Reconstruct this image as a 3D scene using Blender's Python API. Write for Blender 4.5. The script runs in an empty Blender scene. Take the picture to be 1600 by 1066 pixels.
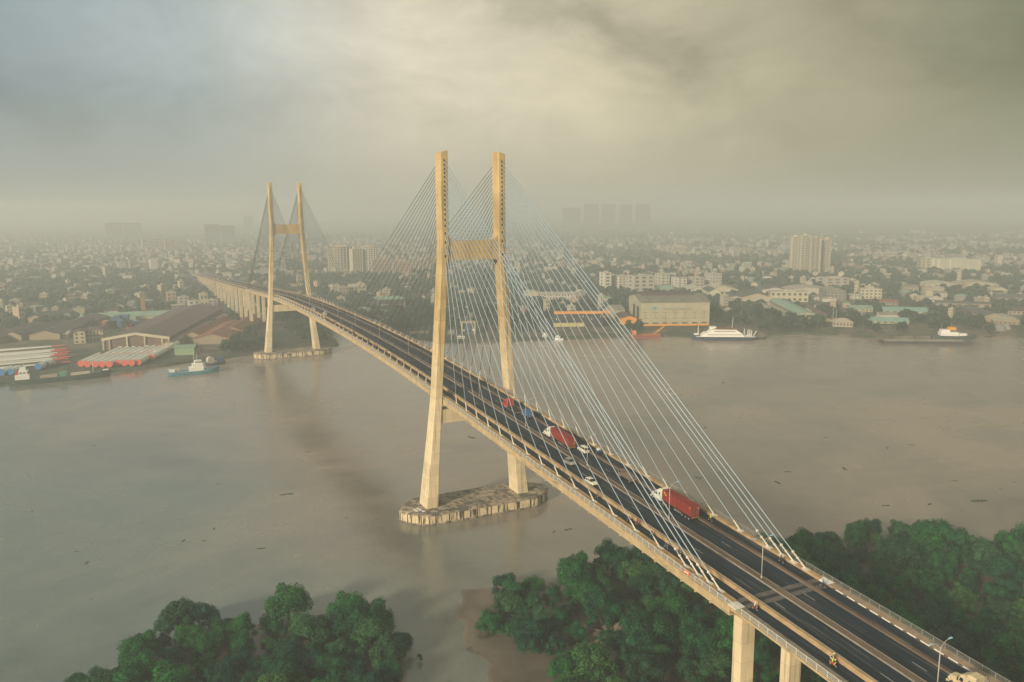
import bpy, bmesh, math, random
from math import sin, cos, pi, radians, sqrt, atan2, hypot, floor, ceil, exp
from mathutils import Vector, Matrix
random.seed(7)
R = random.Random(11)
S = bpy.context.scene
COL = S.collection

# ------------------------------------------------------------------ camera
CAM = Vector((-118.21, -284.71, 116.82)); YAW, PIT, ROL, FPX = 0.44213, 0.16151, -0.00571, 1276.05
FW = Vector((sin(YAW)*cos(PIT), cos(YAW)*cos(PIT), -sin(PIT)))
R0 = Vector((cos(YAW), -sin(YAW), 0)); U0 = R0.cross(FW)
RT = R0*cos(ROL)+U0*sin(ROL); UP = -R0*sin(ROL)+U0*cos(ROL)
cd = bpy.data.cameras.new('camera'); cam = bpy.data.objects.new('camera', cd); COL.objects.link(cam)
cam.matrix_world = Matrix(((RT.x, UP.x, -FW.x, CAM.x), (RT.y, UP.y, -FW.y, CAM.y), (RT.z, UP.z, -FW.z, CAM.z), (0, 0, 0, 1)))
cd.sensor_width = 36; cd.lens = FPX/1600*36; cd.clip_start = 1; cd.clip_end = 40000
S.camera = cam

# ------------------------------------------------------------------ sky and sun
SUN_AZ = Vector((-0.88, -0.47)).normalized(); SUN_EL = radians(19)
W = bpy.data.worlds.new('World'); S.world = W; W.use_nodes = True
nt = W.node_tree; N = nt.nodes; L = nt.links
for n in list(N): N.remove(n)
def nd(t, tree=None, **kw):
    n = (tree or nt).nodes.new(t)
    for k, v in kw.items(): setattr(n, k, v)
    return n
out = nd('ShaderNodeOutputWorld'); bg = nd('ShaderNodeBackground'); bg.inputs['Strength'].default_value = 0.1
L.new(bg.outputs[0], out.inputs[0])
sky = nd('ShaderNodeTexSky', sky_type='NISHITA'); sky.sun_disc = False
sky.sun_elevation = SUN_EL; sky.sun_rotation = atan2(SUN_AZ.x, SUN_AZ.y); sky.dust_density = 4; sky.air_density = 1.5
tc = nd('ShaderNodeTexCoord'); sep = nd('ShaderNodeSeparateXYZ'); L.new(tc.outputs['Generated'], sep.inputs[0])
def mth(op, a, b=None, c=None, tree=None):
    n = nd('ShaderNodeMath', tree, operation=op); t = (tree or nt).links
    for i, v in enumerate((a, b, c)):
        if v is None: continue
        if isinstance(v, (int, float)): n.inputs[i].default_value = v
        else: t.new(v, n.inputs[i])
    return n.outputs[0]
def ramp(fac, stops, tree=None, interp='LINEAR'):
    n = nd('ShaderNodeValToRGB', tree); (tree or nt).links.new(fac, n.inputs[0]); cr = n.color_ramp; cr.interpolation = interp
    while len(cr.elements) < len(stops): cr.elements.new(0.5)
    for e, (p, c) in zip(cr.elements, stops): e.position = p; e.color = (*c, 1) if len(c) == 3 else c
    return n.outputs[0]
def mixc(fac, a, b, tree=None, blend='MIX'):
    n = nd('ShaderNodeMix', tree, data_type='RGBA', blend_type=blend); t = (tree or nt).links
    for s, v in ((0, fac), (6, a), (7, b)):
        if isinstance(v, (int, float)): n.inputs[s].default_value = v
        elif isinstance(v, tuple): n.inputs[s].default_value = (*v, 1)
        else: t.new(v, n.inputs[s])
    return n.outputs[2]
# direction coordinates: how far right of the bridge view, and how high
az = mth('ADD', mth('MULTIPLY', sep.outputs[0], cos(YAW)), mth('MULTIPLY', sep.outputs[1], -sin(YAW)))
comb = nd('ShaderNodeCombineXYZ'); L.new(az, comb.inputs[0]); L.new(mth('MULTIPLY', sep.outputs[2], 1.7), comb.inputs[1])
fwd = mth('ADD', mth('MULTIPLY', sep.outputs[0], sin(YAW)), mth('MULTIPLY', sep.outputs[1], cos(YAW))); L.new(fwd, comb.inputs[2])
def noise(vec, scale, detail=5, rough=.55, dist=0, tree=None, off=None):
    t = (tree or nt)
    if off is not None:
        m = nd('ShaderNodeMapping', t); m.inputs[1].default_value = off; t.links.new(vec, m.inputs[0]); vec = m.outputs[0]
    n = nd('ShaderNodeTexNoise', t); t.links.new(vec, n.inputs['Vector'])
    n.inputs['Scale'].default_value = scale; n.inputs['Detail'].default_value = detail
    n.inputs['Roughness'].default_value = rough; n.inputs['Distortion'].default_value = dist
    return n.outputs['Fac']
n1 = noise(comb.outputs[0], 3.2, 7, .6, .8, off=(3.1, 7.4, 0))
n2 = noise(comb.outputs[0], 1.3, 3, .5, .4, off=(9.3, 1.2, 2))
wa = mth('ADD', az, mth('MULTIPLY_ADD', noise(comb.outputs[0], 2.6, 5, .6, .5, off=(1, 5, 3)), .36, -.18))
we = mth('ADD', sep.outputs[2], mth('MULTIPLY_ADD', noise(comb.outputs[0], 3.4, 5, .6, .5, off=(7, 2, 8)), .12, -.06))
def blob(a0, e0, sa, se, th=0):
    da = mth('SUBTRACT', wa, a0); de = mth('SUBTRACT', we, e0)
    u = mth('ADD', mth('MULTIPLY', da, cos(th)), mth('MULTIPLY', de, sin(th))); v = mth('ADD', mth('MULTIPLY', da, -sin(th)), mth('MULTIPLY', de, cos(th)))
    q = mth('ADD', mth('POWER', mth('ABSOLUTE', mth('DIVIDE', u, sa)), 2.0), mth('POWER', mth('ABSOLUTE', mth('DIVIDE', v, se)), 2.0))
    return mth('EXPONENT', mth('MULTIPLY', q, -1.0))
azf = mth('MULTIPLY_ADD', az, 0.85, 0.5)
tint = ramp(azf, [(0.0, (2.5, 3.2, 3.5)), (0.2, (3.9, 4.5, 4.5)), (0.40, (6.9, 6.25, 4.8)), (0.60, (6.1, 5.4, 3.7)), (0.78, (3.9, 3.55, 2.3)), (0.95, (2.2, 2.2, 1.3))])
v = mth('ADD', mth('MULTIPLY_ADD', n1, .8, .61), mth('MULTIPLY_ADD', n2, .3, -.15))
v = mth('ADD', v, mth('MULTIPLY_ADD', noise(comb.outputs[0], 9, 6, .6, 1.2, off=(2, 2, 6)), .40, -.20))
for amp, args in ((.26, (-.20, .175, .22, .05)), (.22, (-.22, .25, .10, .05)), (-.34, (.13, .19, .20, .034, -.62)), (-.24, (-.50, .26, .22, .04)), (.12, (.22, .12, .16, .06)), (-.18, (.60, .21, .22, .06)), (-.10, (-.55, .1, .3, .05)), (.10, (0, .06, .4, .07))):
    v = mth('ADD', v, mth('MULTIPLY', blob(*args), amp))
comb2 = nd('ShaderNodeCombineColor'); [L.new(v, comb2.inputs[i]) for i in range(3)]
cloud = mixc(1.0, tint, comb2.outputs[0], blend='MULTIPLY')
lowf = ramp(sep.outputs[2], [(0.0, (1, 1, 1)), (0.035, (.92,)*3), (0.13, (0, 0, 0))])
cloud = mixc(mth('MULTIPLY', lowf, .8), cloud, mixc(.35, (4.4, 4.35, 3.35), tint))   # thicker air low in the sky
skymix = mixc(0.92, sky.outputs[0], cloud)
L.new(skymix, bg.inputs['Color'])

sl = bpy.data.lights.new('sun', 'SUN'); sl.energy = 5.0; sl.angle = radians(8.0); sl.color = (1.0, 0.83, 0.60)
sun = bpy.data.objects.new('sun', sl); COL.objects.link(sun)
sd = Vector((SUN_AZ.x*cos(SUN_EL), SUN_AZ.y*cos(SUN_EL), sin(SUN_EL)))
sun.rotation_euler = sd.to_track_quat('Z', 'Y').to_euler(); sun.location = sd*500
vs = S.view_settings; vs.view_transform = 'Standard'; vs.look = 'None'; vs.gamma = 1; vs.exposure = 0.0
S.cycles.volume_bounces = 2; S.cycles.max_bounces = 6; S.cycles.transparent_max_bounces = 8

# ------------------------------------------------------------------ surveying helpers
def ray(px, py):
    return (FW+RT*((px-800)/FPX)-UP*((py-533)/FPX)).normalized()
def G(px, py, z=2.0):
    d = ray(px, py); t = (z-CAM.z)/d.z; return CAM+d*t
def depth(p): return (Vector(p)-CAM).dot(FW)
def pix(p):
    d = Vector(p)-CAM; z = d.dot(FW)
    return (800+FPX*d.dot(RT)/z, 533-FPX*d.dot(UP)/z, z)
KY = [-280, -160, -80, 0, 90, 190, 290, 380, 480]; KZ = [30.58, 37.831, 41.889, 45.978, 49.3, 50.463, 49.828, 47.673, 42.831]
def _spl():
    n = 9; h = [KY[i+1]-KY[i] for i in range(8)]
    a = [0]*n; b = [1.0]*n; c_ = [0]*n; d = [0.0]*n
    for i in range(1, n-1):
        a[i] = h[i-1]; b[i] = 2*(h[i-1]+h[i]); c_[i] = h[i]; d[i] = 6*((KZ[i+1]-KZ[i])/h[i]-(KZ[i]-KZ[i-1])/h[i-1])
    for i in range(1, n):
        w = a[i]/b[i-1]; b[i] -= w*c_[i-1]; d[i] -= w*d[i-1]
    m = [0.0]*n; m[-1] = d[-1]/b[-1]
    for i in range(n-2, -1, -1): m[i] = (d[i]-c_[i]*m[i+1])/b[i]
    return m, h
KM, KH = _spl()
def DZ(y):
    if y < -280: return 30.58+0.0606*(y+280)
    if y > 480: return max(42.831-0.0484*(y-480), 2.3)
    i = 0
    while i < 7 and y > KY[i+1]: i += 1
    t0 = KY[i+1]-y; t1 = y-KY[i]; H = KH[i]
    return KM[i]*t0**3/6/H+KM[i+1]*t1**3/6/H+(KZ[i]/H-KM[i]*H/6)*t0+(KZ[i+1]/H-KM[i+1]*H/6)*t1

# ------------------------------------------------------------------ mesh builder
class M:
    def __init__(s): s.v = []; s.f = []; s.m = []
    def poly(s, pts, mi=0):
        b = len(s.v); s.v += [tuple(p) for p in pts]; s.f.append(tuple(range(b, b+len(pts)))); s.m.append(mi)
    def prism(s, base, top, mi=0, cap=True):
        n = len(base); b = len(s.v); s.v += [tuple(p) for p in base]+[tuple(p) for p in top]
        for i in range(n):
            j = (i+1) % n; s.f.append((b+i, b+j, b+n+j, b+n+i)); s.m.append(mi)
        if cap:
            s.f.append(tuple(b+i for i in reversed(range(n)))); s.f.append(tuple(b+n+i for i in range(n))); s.m += [mi, mi]
    def loft(s, rings, mi=0, cap=True):
        n = len(rings[0]); b = len(s.v)
        for r_ in rings: s.v += [tuple(p) for p in r_]
        for k in range(len(rings)-1):
            for i in range(n):
                j = (i+1) % n; o = b+k*n; s.f.append((o+i, o+j, o+n+j, o+n+i)); s.m.append(mi)
        if cap:
            s.f.append(tuple(b+i for i in reversed(range(n)))); s.f.append(tuple(b+(len(rings)-1)*n+i for i in range(n))); s.m += [mi, mi]
    def box(s, x0, x1, y0, y1, z0, z1, mi=0):
        s.prism([(x0, y0, z0), (x1, y0, z0), (x1, y1, z0), (x0, y1, z0)], [(x0, y0, z1), (x1, y0, z1), (x1, y1, z1), (x0, y1, z1)], mi)
    def tbox(s, x0, x1, y0, y1, z0, z1, ix, iy, mi=0):   # tapered: top inset
        s.prism([(x0, y0, z0), (x1, y0, z0), (x1, y1, z0), (x0, y1, z0)], [(x0+ix, y0+iy, z1), (x1-ix, y0+iy, z1), (x1-ix, y1-iy, z1), (x0+ix, y1-iy, z1)], mi)
    def tube(s, p0, p1, r0, r1=None, n=8, mi=0, cap=True):
        p0 = Vector(p0); p1 = Vector(p1); r1 = r0 if r1 is None else r1
        d = (p1-p0).normalized(); a = d.orthogonal().normalized(); c = d.cross(a)
        ring = lambda p, r: [p+(a*cos(2*pi*i/n)+c*sin(2*pi*i/n))*r for i in range(n)]
        s.prism(ring(p0, r0), ring(p1, r1), mi, cap)
    def build(s, name, mats, parent=None, smooth=False, loc=None, rot=0):
        me = bpy.data.meshes.new(name); me.from_pydata(s.v, [], s.f)
        if not isinstance(mats, (list, tuple)): mats = [mats]
        for m in mats: me.materials.append(m)
        me.polygons.foreach_set('material_index', s.m)
        if smooth: me.polygons.foreach_set('use_smooth', [True]*len(s.f))
        bm = bmesh.new(); bm.from_mesh(me); bmesh.ops.recalc_face_normals(bm, faces=bm.faces); bm.to_mesh(me); bm.free()
        me.update()
        o = bpy.data.objects.new(name, me); COL.objects.link(o)
        if parent is not None: o.parent = parent
        if loc is not None: o.location = loc
        if rot: o.rotation_euler.z = rot
        return o
def tag(o, label=None, cat=None, group=None, kind=None):
    if label: o['label'] = label
    if cat: o['category'] = cat
    if group: o['group'] = group
    if kind: o['kind'] = kind
    return o
def empty(name, loc=(0, 0, 0), rz=0, label=None, cat=None, group=None, parent=None):
    o = bpy.data.objects.new(name, None); COL.objects.link(o); o.location = loc; o.rotation_euler = (0, 0, rz); o.empty_display_size = .1
    if parent is not None: o.parent = parent
    return tag(o, label, cat, group)
CH = {}
def kids(o): return [c for c in o.children]
def copytree(o, parent=None, tree=None):
    tree = tree or kidtree(o)
    c = o.copy(); COL.objects.link(c)
    if parent is not None: c.parent = parent
    for ch, sub in tree: copytree(ch, c, (sub,) if False else sub or [])
    return c
def kidtree(o): return [(ch, kidtree(ch)) for ch in o.children]
def clone(o, tree, parent=None):
    c = o.copy(); COL.objects.link(c)
    if parent is not None: c.parent = parent
    for ch, sub in tree: clone(ch, sub, c)
    return c

# ------------------------------------------------------------------ materials
def mat(name, col, rough=.7, var=.12, scale=.5, metal=0, spec=.3, streak=None, bump=0, obj=True, hue=None, stain=None):
    m = bpy.data.materials.new(name); m.use_nodes = True; t = m.node_tree; b = t.nodes['Principled BSDF']
    b.inputs['Roughness'].default_value = rough; b.inputs['Metallic'].default_value = metal; b.inputs['Specular IOR Level'].default_value = spec
    tcn = nd('ShaderNodeTexCoord', t); vec = tcn.outputs['Object' if obj else 'Generated']
    if streak:
        mp = nd('ShaderNodeMapping', t); mp.inputs['Scale'].default_value = streak; t.links.new(vec, mp.inputs[0]); vec = mp.outputs[0]
    f = noise(vec, scale, 5, .6, tree=t)
    lo = tuple(c*(1-var*1.6) for c in col); hi = tuple(min(1, c*(1+var*1.6)) for c in col)
    c = ramp(f, [(.3, lo), (.5, col), (.7, hi)], t)
    if stain:   # (colour, scale, threshold, mapping scale)
        sc, ss, th, ms = stain
        mp = nd('ShaderNodeMapping', t); mp.inputs['Scale'].default_value = ms; t.links.new(tcn.outputs['Object'], mp.inputs[0])
        f2 = noise(mp.outputs[0], ss, 6, .65, tree=t)
        k = ramp(f2, [(th, (0, 0, 0)), (th+.08, (1, 1, 1))], t)
        c = mixc(k, c, sc, t)
    if hue:
        oi = nd('ShaderNodeObjectInfo', t)
        hv = nd('ShaderNodeHueSaturation', t); t.links.new(c, hv.inputs['Color'])
        t.links.new(mth('MULTIPLY_ADD', oi.outputs['Random'], hue*2, 1-hue, tree=t), hv.inputs['Value'])
        t.links.new(mth('MULTIPLY_ADD', oi.outputs['Random'], .04, .48, tree=t), hv.inputs['Hue'])
        c = hv.outputs[0]
    t.links.new(c, b.inputs['Base Color'])
    if bump:
        bn = nd('ShaderNodeBump', t); bn.inputs['Strength'].default_value = bump; t.links.new(f, bn.inputs['Height']); t.links.new(bn.outputs[0], b.inputs['Normal'])
    return m
conc = mat('tower_concrete', (.68, .57, .38), .85, .12, .10, stain=((.40, .33, .22), .9, .55, (1, 1, .035)))
def add_joints(m, step, col):
    t = m.node_tree; b = t.nodes['Principled BSDF']; src = b.inputs['Base Color'].links[0].from_socket
    g = nd('ShaderNodeTexCoord', t); sp = nd('ShaderNodeSeparateXYZ', t); t.links.new(g.outputs['Object'], sp.inputs[0])
    fr = mth('FRACT', mth('DIVIDE', sp.outputs[2], step, tree=t), tree=t)
    k = mth('LESS_THAN', fr, .05, tree=t)
    fl = mth('FLOOR', mth('DIVIDE', sp.outputs[2], step, tree=t), tree=t)
    wn = nd('ShaderNodeTexWhiteNoise', t, noise_dimensions='1D'); t.links.new(fl, wn.inputs['W'])
    v = nd('ShaderNodeHueSaturation', t); t.links.new(src, v.inputs['Color']); t.links.new(mth('MULTIPLY_ADD', wn.outputs[0], .12, .94, tree=t), v.inputs['Value'])
    t.links.new(mixc(mth('MULTIPLY', k, .22, tree=t), v.outputs[0], col, t), b.inputs['Base Color'])
add_joints(conc, 4.2, (.2, .15, .09))
def ochre_above(m, z0, col):   # shafts shift to a deeper ochre in steps above the road
    t = m.node_tree; b = t.nodes['Principled BSDF']; src = b.inputs['Base Color'].links[0].from_socket
    g = nd('ShaderNodeTexCoord', t); sp = nd('ShaderNodeSeparateXYZ', t); t.links.new(g.outputs['Object'], sp.inputs[0])
    k = mth('MULTIPLY', mth('FLOOR', mth('DIVIDE', mth('SUBTRACT', sp.outputs[2], z0, tree=t), 4.2, tree=t), tree=t), .11, tree=t)
    k = mth('MINIMUM', mth('MAXIMUM', mth('ADD', k, .25, tree=t), 0.0, tree=t), 1.0, tree=t)
    t.links.new(mixc(k, src, mixc(1.0, src, col, t, 'MULTIPLY'), t), b.inputs['Base Color'])
ochre_above(conc, 46.2, (.74, .65, .48))
deckc = mat('deck_concrete', (.46, .35, .20), .85, .14, .3, stain=((.22, .18, .12), .5, .57, (1, .25, 2)))
beige = mat('barrier_concrete', (.42, .29, .16), .85, .15, .5, stain=((.14, .10, .07), .35, .60, (1, .3, 1)))
footm = mat('footway_concrete', (.27, .24, .20), .9, .15, .8, stain=((.13, .12, .10), .5, .58, (1, .2, 1)))
footr = mat('footway_paving', (.33, .25, .18), .9, .12, .8)
dirt = mat('median_dirt', (.14, .105, .08), .95, .3, .6, streak=(1, .15, 1))
asph = mat('asphalt', (.017, .029, .044), .78, .42, .75, streak=(2.6, .018, 1), spec=.12, stain=((.085, .088, .092), .85, .56, (1.5, .02, 1)))
darkj = mat('joint_patch', (.018, .02, .026), .7, .3, .8); greyj = mat('joint_grey', (.12, .115, .11), .8, .2, 1)
wline = mat('road_paint', (.5, .5, .48), .7, .2, 2)
steel = mat('galvanised_steel', (.38, .38, .37), .45, .08, 2, metal=.4)
railm = mat('painted_rail', (.62, .60, .54), .5, .05, 2)
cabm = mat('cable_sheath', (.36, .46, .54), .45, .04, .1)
cabd = mat('cable_sheath_dark', (.10, .12, .13), .5, .04, .1)  # darker copy of the sheath: unlit look of the cables put into the colour
sleev = mat('cable_sleeve', (.66, .62, .54), .5, .1, .6)
dark = mat('dark_opening', (.03, .03, .03), .8, .1, 1)
white = mat('white_paint', (.78, .77, .73), .5, .04, .6)
capm = mat('pile_cap_concrete', (.68, .57, .38), .9, .12, .25, stain=((.055, .052, .045), .8, .49, (1, 1, .10)))
capt = mat('pile_cap_top', (.36, .30, .23), .9, .35, .6, stain=((.13, .118, .10), .35, .47, (1, 1, 1)))

# ------------------------------------------------------------------ river, land
def water():
    m = bpy.data.materials.new('river_water'); m.use_nodes = True; t = m.node_tree; b = t.nodes['Principled BSDF']
    g = nd('ShaderNodeTexCoord', t); v = g.outputs['Object']
    f = noise(v, .006, 6, .6, 1.2, tree=t)
    f3 = noise(v, .035, 5, .6, .6, tree=t); f4 = noise(v, .0035, 3, .5, .6, tree=t)
    ff = mth('ADD', mth('MULTIPLY', f, .7, tree=t), mth('MULTIPLY', f3, .3, tree=t), tree=t)
    c = ramp(ff, [(.38, (.180, .166, .144)), (.5, (.262, .222, .188)), (.62, (.335, .272, .224))], t)
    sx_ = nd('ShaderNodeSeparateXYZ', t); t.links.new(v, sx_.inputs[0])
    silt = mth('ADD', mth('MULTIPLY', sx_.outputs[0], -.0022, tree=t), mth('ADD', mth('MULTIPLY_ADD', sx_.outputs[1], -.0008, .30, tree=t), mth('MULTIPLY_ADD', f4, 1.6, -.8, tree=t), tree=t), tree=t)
    c = mixc(ramp(silt, [(.2, (0,)*3), (.6, (1,)*3)], t), c, mixc(1.0, c, (.60, .86, .93), t, 'MULTIPLY'), t)  # change of sky reflection across the water, painted as a greener tint
    t.links.new(c, b.inputs['Base Color'])
    t.links.new(ramp(ff, [(.42, (.10,)*3), (.58, (.30,)*3)], t), b.inputs['Roughness'])
    b.inputs['IOR'].default_value = 1.5; b.inputs['Specular IOR Level'].default_value = .5
    mp = nd('ShaderNodeMapping', t); mp.inputs['Rotation'].default_value = (0, 0, .5); mp.inputs['Scale'].default_value = (1, .45, 1); t.links.new(v, mp.inputs[0])
    w1 = noise(mp.outputs[0], .9, 4, .6, .2, tree=t); w2 = noise(v, .12, 3, .5, .4, tree=t)
    h = mth('ADD', mth('MULTIPLY', w1, .34, tree=t), mth('MULTIPLY', w2, .35, tree=t), tree=t)
    bn = nd('ShaderNodeBump', t); bn.inputs['Strength'].default_value = .22; bn.inputs['Distance'].default_value = 1.0
    t.links.new(h, bn.inputs['Height']); t.links.new(bn.outputs[0], b.inputs['Normal'])
    return m
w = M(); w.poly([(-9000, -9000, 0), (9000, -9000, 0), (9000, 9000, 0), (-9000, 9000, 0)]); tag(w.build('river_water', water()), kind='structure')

landm = bpy.data.materials.new('land'); landm.use_nodes = True
t = landm.node_tree; b = t.nodes['Principled BSDF']; b.inputs['Roughness'].default_value = .95; g = nd('ShaderNodeTexCoord', t)
c1 = ramp(noise(g.outputs['Object'], .012, 8, .7, .5, tree=t), [(.35, (.030, .050, .030)), (.47, (.05, .07, .04)), (.53, (.12, .10, .075)), (.6, (.17, .14, .11)), (.72, (.10, .085, .07))], t)
c2 = mixc(ramp(noise(g.outputs['Object'], .11, 4, .6, tree=t), [(.5, (0,)*3), (.6, (1,)*3)], t), c1, (.035, .055, .03), t)
t.links.new(c2, b.inputs['Base Color'])
mud = mat('mud', (.160, .134, .108), .35, .25, .05, stain=((.05, .055, .035), .08, .57, (1, 1, 1)))

def sheet(name, pts, z, m, jitter, seed, skirt=3.0):
    rr = random.Random(seed); P = []
    n = len(pts); from mathutils import noise as mnz
    for i in range(n):
        a = Vector(pts[i]).to_2d(); b_ = Vector(pts[(i+1) % n]).to_2d(); ln = (b_-a).length
        k = max(1, int(ln/(2.5 if skirt > 4 else 7))) if ln < 400 else 1
        for j in range(k):
            q = a.lerp(b_, j/k)
            if k > 1: q += Vector((rr.uniform(-.4, .4), rr.uniform(-.4, .4)))*jitter+Vector((mnz.noise(Vector((q.x/9, q.y/9, 1))), mnz.noise(Vector((q.x/9, q.y/9, 5)))))*jitter*2.2
            P.append(q)
    from mathutils.geometry import tessellate_polygon
    tri = tessellate_polygon([[Vector((p.x, p.y, 0)) for p in P]])
    mm = M(); mm.v = [(p.x, p.y, z) for p in P]
    area = sum(P[i].x*P[(i+1) % len(P)].y-P[(i+1) % len(P)].x*P[i].y for i in range(len(P)))
    for tr in tri: mm.f.append(tuple(tr)); mm.m.append(0)
    nn = len(P); sg = 1 if area > 0 else -1
    for i in range(nn):
        d = P[(i+1) % nn]-P[i-1]; o = Vector((d.y, -d.x)).normalized()*skirt*sg
        mm.v.append((P[i].x+o.x, P[i].y+o.y, -1.0))
    for i in range(nn):
        j = (i+1) % nn; mm.f.append((i, j, nn+j, nn+i)); mm.m.append(0)
    return mm.build(name, m)
SHORE = [(-8500, -200), (-1500, 180), (-400, 318), (-200, 355), (-130, 368), (-47, 391), (-22, 402), (26, 404), (44, 408), (48, 450), (58, 500), (73, 527), (80, 476), (113, 423), (135, 385), (165, 368), (244, 347), (306, 336), (353, 304), (414, 289), (461, 262), (486, 228), (550, 196), (602, 168), (1000, -110), (2600, -1200), (8500, -4000), (8500, 8500), (-8500, 8500)]
tag(sheet('ground', SHORE, 1.8, landm, 1.6, 3), kind='structure')
NL = [(-600, -250), (-230, -100), (-150, -76), (-118, -66), (-84, -54), (-66, -62), (-60, -80), (-62, -100), (-66, -125), (-70, -300), (-200, -600), (-800, -900)]
NR = [(-33, -66), (-18, -68), (-2, -72), (28, -76), (60, -80), (85, -82), (132, -90), (160, -120), (172, -122), (230, -118), (600, -330), (2500, -1400), (2500, -3000), (-40, -3000), (-58, -300), (-57, -150), (-50, -128), (-42, -112), (-40, -92)]
tag(sheet('mud_bank', NL, .12, mud, 1.6, 5, 9), kind='structure')
tag(sheet('mud_bank', NR, .12, mud, 1.6, 6, 9), kind='structure')
def inside(p, poly):
    x, y = p; c = False; n = len(poly)
    for i in range(n):
        x1, y1 = poly[i]; x2, y2 = poly[(i+1) % n]
        if (y1 > y) != (y2 > y) and x < (x2-x1)*(y-y1)/(y2-y1)+x1: c = not c
    return c

# ------------------------------------------------------------------ the bridge
bridge = empty('cable_stayed_bridge', (0, 0, 0), 0, 'long concrete cable-stayed bridge with two H-shaped pylons crossing the brown river', 'bridge')
YJ = -165.0; YE = 545.0; Y0 = -420.0; Y1 = 1330.0
def ysamp(y0, y1, st=8.0):
    n = max(1, int(ceil((y1-y0)/st))); return [y0+(y1-y0)*i/n for i in range(n+1)]
def sweep(mm, poly, y0, y1, st=8.0, mi=0):   # poly: (x, dz) closed outline
    mm.loft([[(x, y, DZ(y)+z) for x, z in poly] for y in ysamp(y0, y1, st)], mi)
def rect(x0, x1, z0, z1): return [(x0, z0), (x1, z0), (x1, z1), (x0, z1)]
d = M()
sec = [(-13.5, 0), (-13.5, -1.9), (-11.4, -2.1), (-10.6, -.55), (10.6, -.55), (11.4, -2.1), (13.5, -1.9), (13.5, 0)]
sec2 = [(-13.5, 0), (-13.5, -.5), (-10.8, -.7), (-10.4, -2.6), (-7.4, -2.6), (-7.0, -.7), (7.0, -.7), (7.4, -2.6), (10.4, -2.6), (10.8, -.7), (13.5, -.5), (13.5, 0)]
sweep(d, sec, YJ+.15, YE, 6); sweep(d, sec2, Y0, YJ-.15, 10); sweep(d, sec2, YE+.15, Y1, 12)
y = YJ+6
while y < YE-2:   # cross beams and the blocks under the edge
    z = DZ(y); d.box(-11.2, 11.2, y-.3, y+.3, z-2.0, z-.56)
    if not (-4 < y < 4 or 376 < y < 384): d.box(-13.7, -13.3, y-.22, y+.22, z-2.12, z-1.6); d.box(13.3, 13.85, y-.22, y+.22, z-2.12, z-1.6)
    y += 4.9
deck = d.build('deck', deckc, bridge)
def dpart(name, polys, m, y0=Y0, y1=Y1, st=8):
    mm = M()
    for p in polys: sweep(mm, p, y0, y1, st)
    return mm.build(name, m, deck)
dpart('carriageway', [rect(-6.9, -.62, .002, .03), rect(1.22, 7.1, .002, .03)], asph)
dpart('motorcycle_lane', [rect(-11.0, -8.1, .002, .03), rect(8.4, 11.3, .002, .03)], asph)
dpart('median', [rect(-.58, 1.18, .001, .30)], dirt)
dpart('median_kerb', [rect(-.62, -.46, .002, .36), rect(1.06, 1.22, .002, .36)], footm)
dpart('lane_barrier', [[(-8.05, 0), (-6.95, 0), (-7.2, .8), (-7.9, .8)]], beige)
dpart('lane_barrier', [[(7.15, 0), (8.35, 0), (8.2, .34), (7.3, .34)]], dirt)
dpart('cable_parapet', [rect(-12.2, -11.1, .001, .62)], beige, YJ+1, YE-1)
dpart('cable_parapet', [rect(11.35, 12.45, .001, .62)], beige, YJ+1, YE-1)
dpart('footway', [rect(-13.3, -12.22, .001, .22)], footm, YJ+.3, YE); dpart('footway', [rect(12.47, 13.3, .001, .22)], footr, YJ+.3, YE)
dpart('footway', [rect(-13.3, -11.1, .001, .22)], footm, Y0, YJ-1.5); dpart('footway', [rect(11.6, 13.3, .001, .25)], footr, Y0, YJ-1.5)
dpart('footway', [rect(-13.3, -11.1, .001, .22), rect(11.6, 13.3, .001, .22)], footm, YE+.3, Y1, 12)
dpart('joint_slab', [rect(-13.32, -10.9, .002, .27)], white, YJ-1.45, YJ+1.0, 3); dpart('joint_slab', [rect(11.5, 13.32, .002, .27)], white, YJ-1.45, YJ+1.9, 3)
k = M(); y = Y0
while y < YJ-3: sweep(k, rect(11.50, 11.58, .002, .16), y, y+2.0, 9, 0); sweep(k, rect(11.50, 11.58, .002, .16), y+2.0, y+2.9, 9, 1); y += 2.9
k.build('kerb', [white, dark], deck)
# expansion joint: grey bands with a dark gap strip, per lane
j = M()
for x0, x1 in ((-10.9, -8.15), (-6.9, -.65), (1.25, 7.0), (8.45, 11.2)):
    sweep(j, rect(x0, x1, .031, .036), YJ-1.9, YJ+1.9, 2, 0); sweep(j, rect(x0+.2, x1-.2, .037, .043), YJ-.55, YJ+.55, 2, 1)
j.build('expansion_joint', [greyj, darkj], deck)
y = -300
while y < 540:
    for x in (-3.75, 4.3): ln = M(); sweep(ln, rect(x-.05, x+.05, .031, .037), y, y+3.0, 3); ln.build('lane_marking', wline, deck)
    y += 26
for sx in (-1, 1):
    rl = M(); y = -300
    while y < 545:
        z = DZ(y); x = sx*13.4; rl.box(x-.05, x+.05, y-.05, y+.05, z, z+1.16); y += 2.44
    for h_, r_ in ((1.18, .055), (.85, .03), (.55, .03), (.28, .03)):
        sweep(rl, rect(sx*13.4-r_, sx*13.4+r_, h_-r_, h_+r_), -300, YE, 10)
    rl.build('railing', railm if sx < 0 else steel, deck)
rl = M()
for x in (-7.55,): sweep(rl, rect(x-.05, x+.05, 1.05, 1.13), -300, YE, 10)
y = -300
while y < 540: rl.box(-7.59, -7.51, y-.04, y+.04, DZ(y)+.8, DZ(y)+1.06); y += 5
rl.build('barrier_rail', steel, deck)

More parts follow.
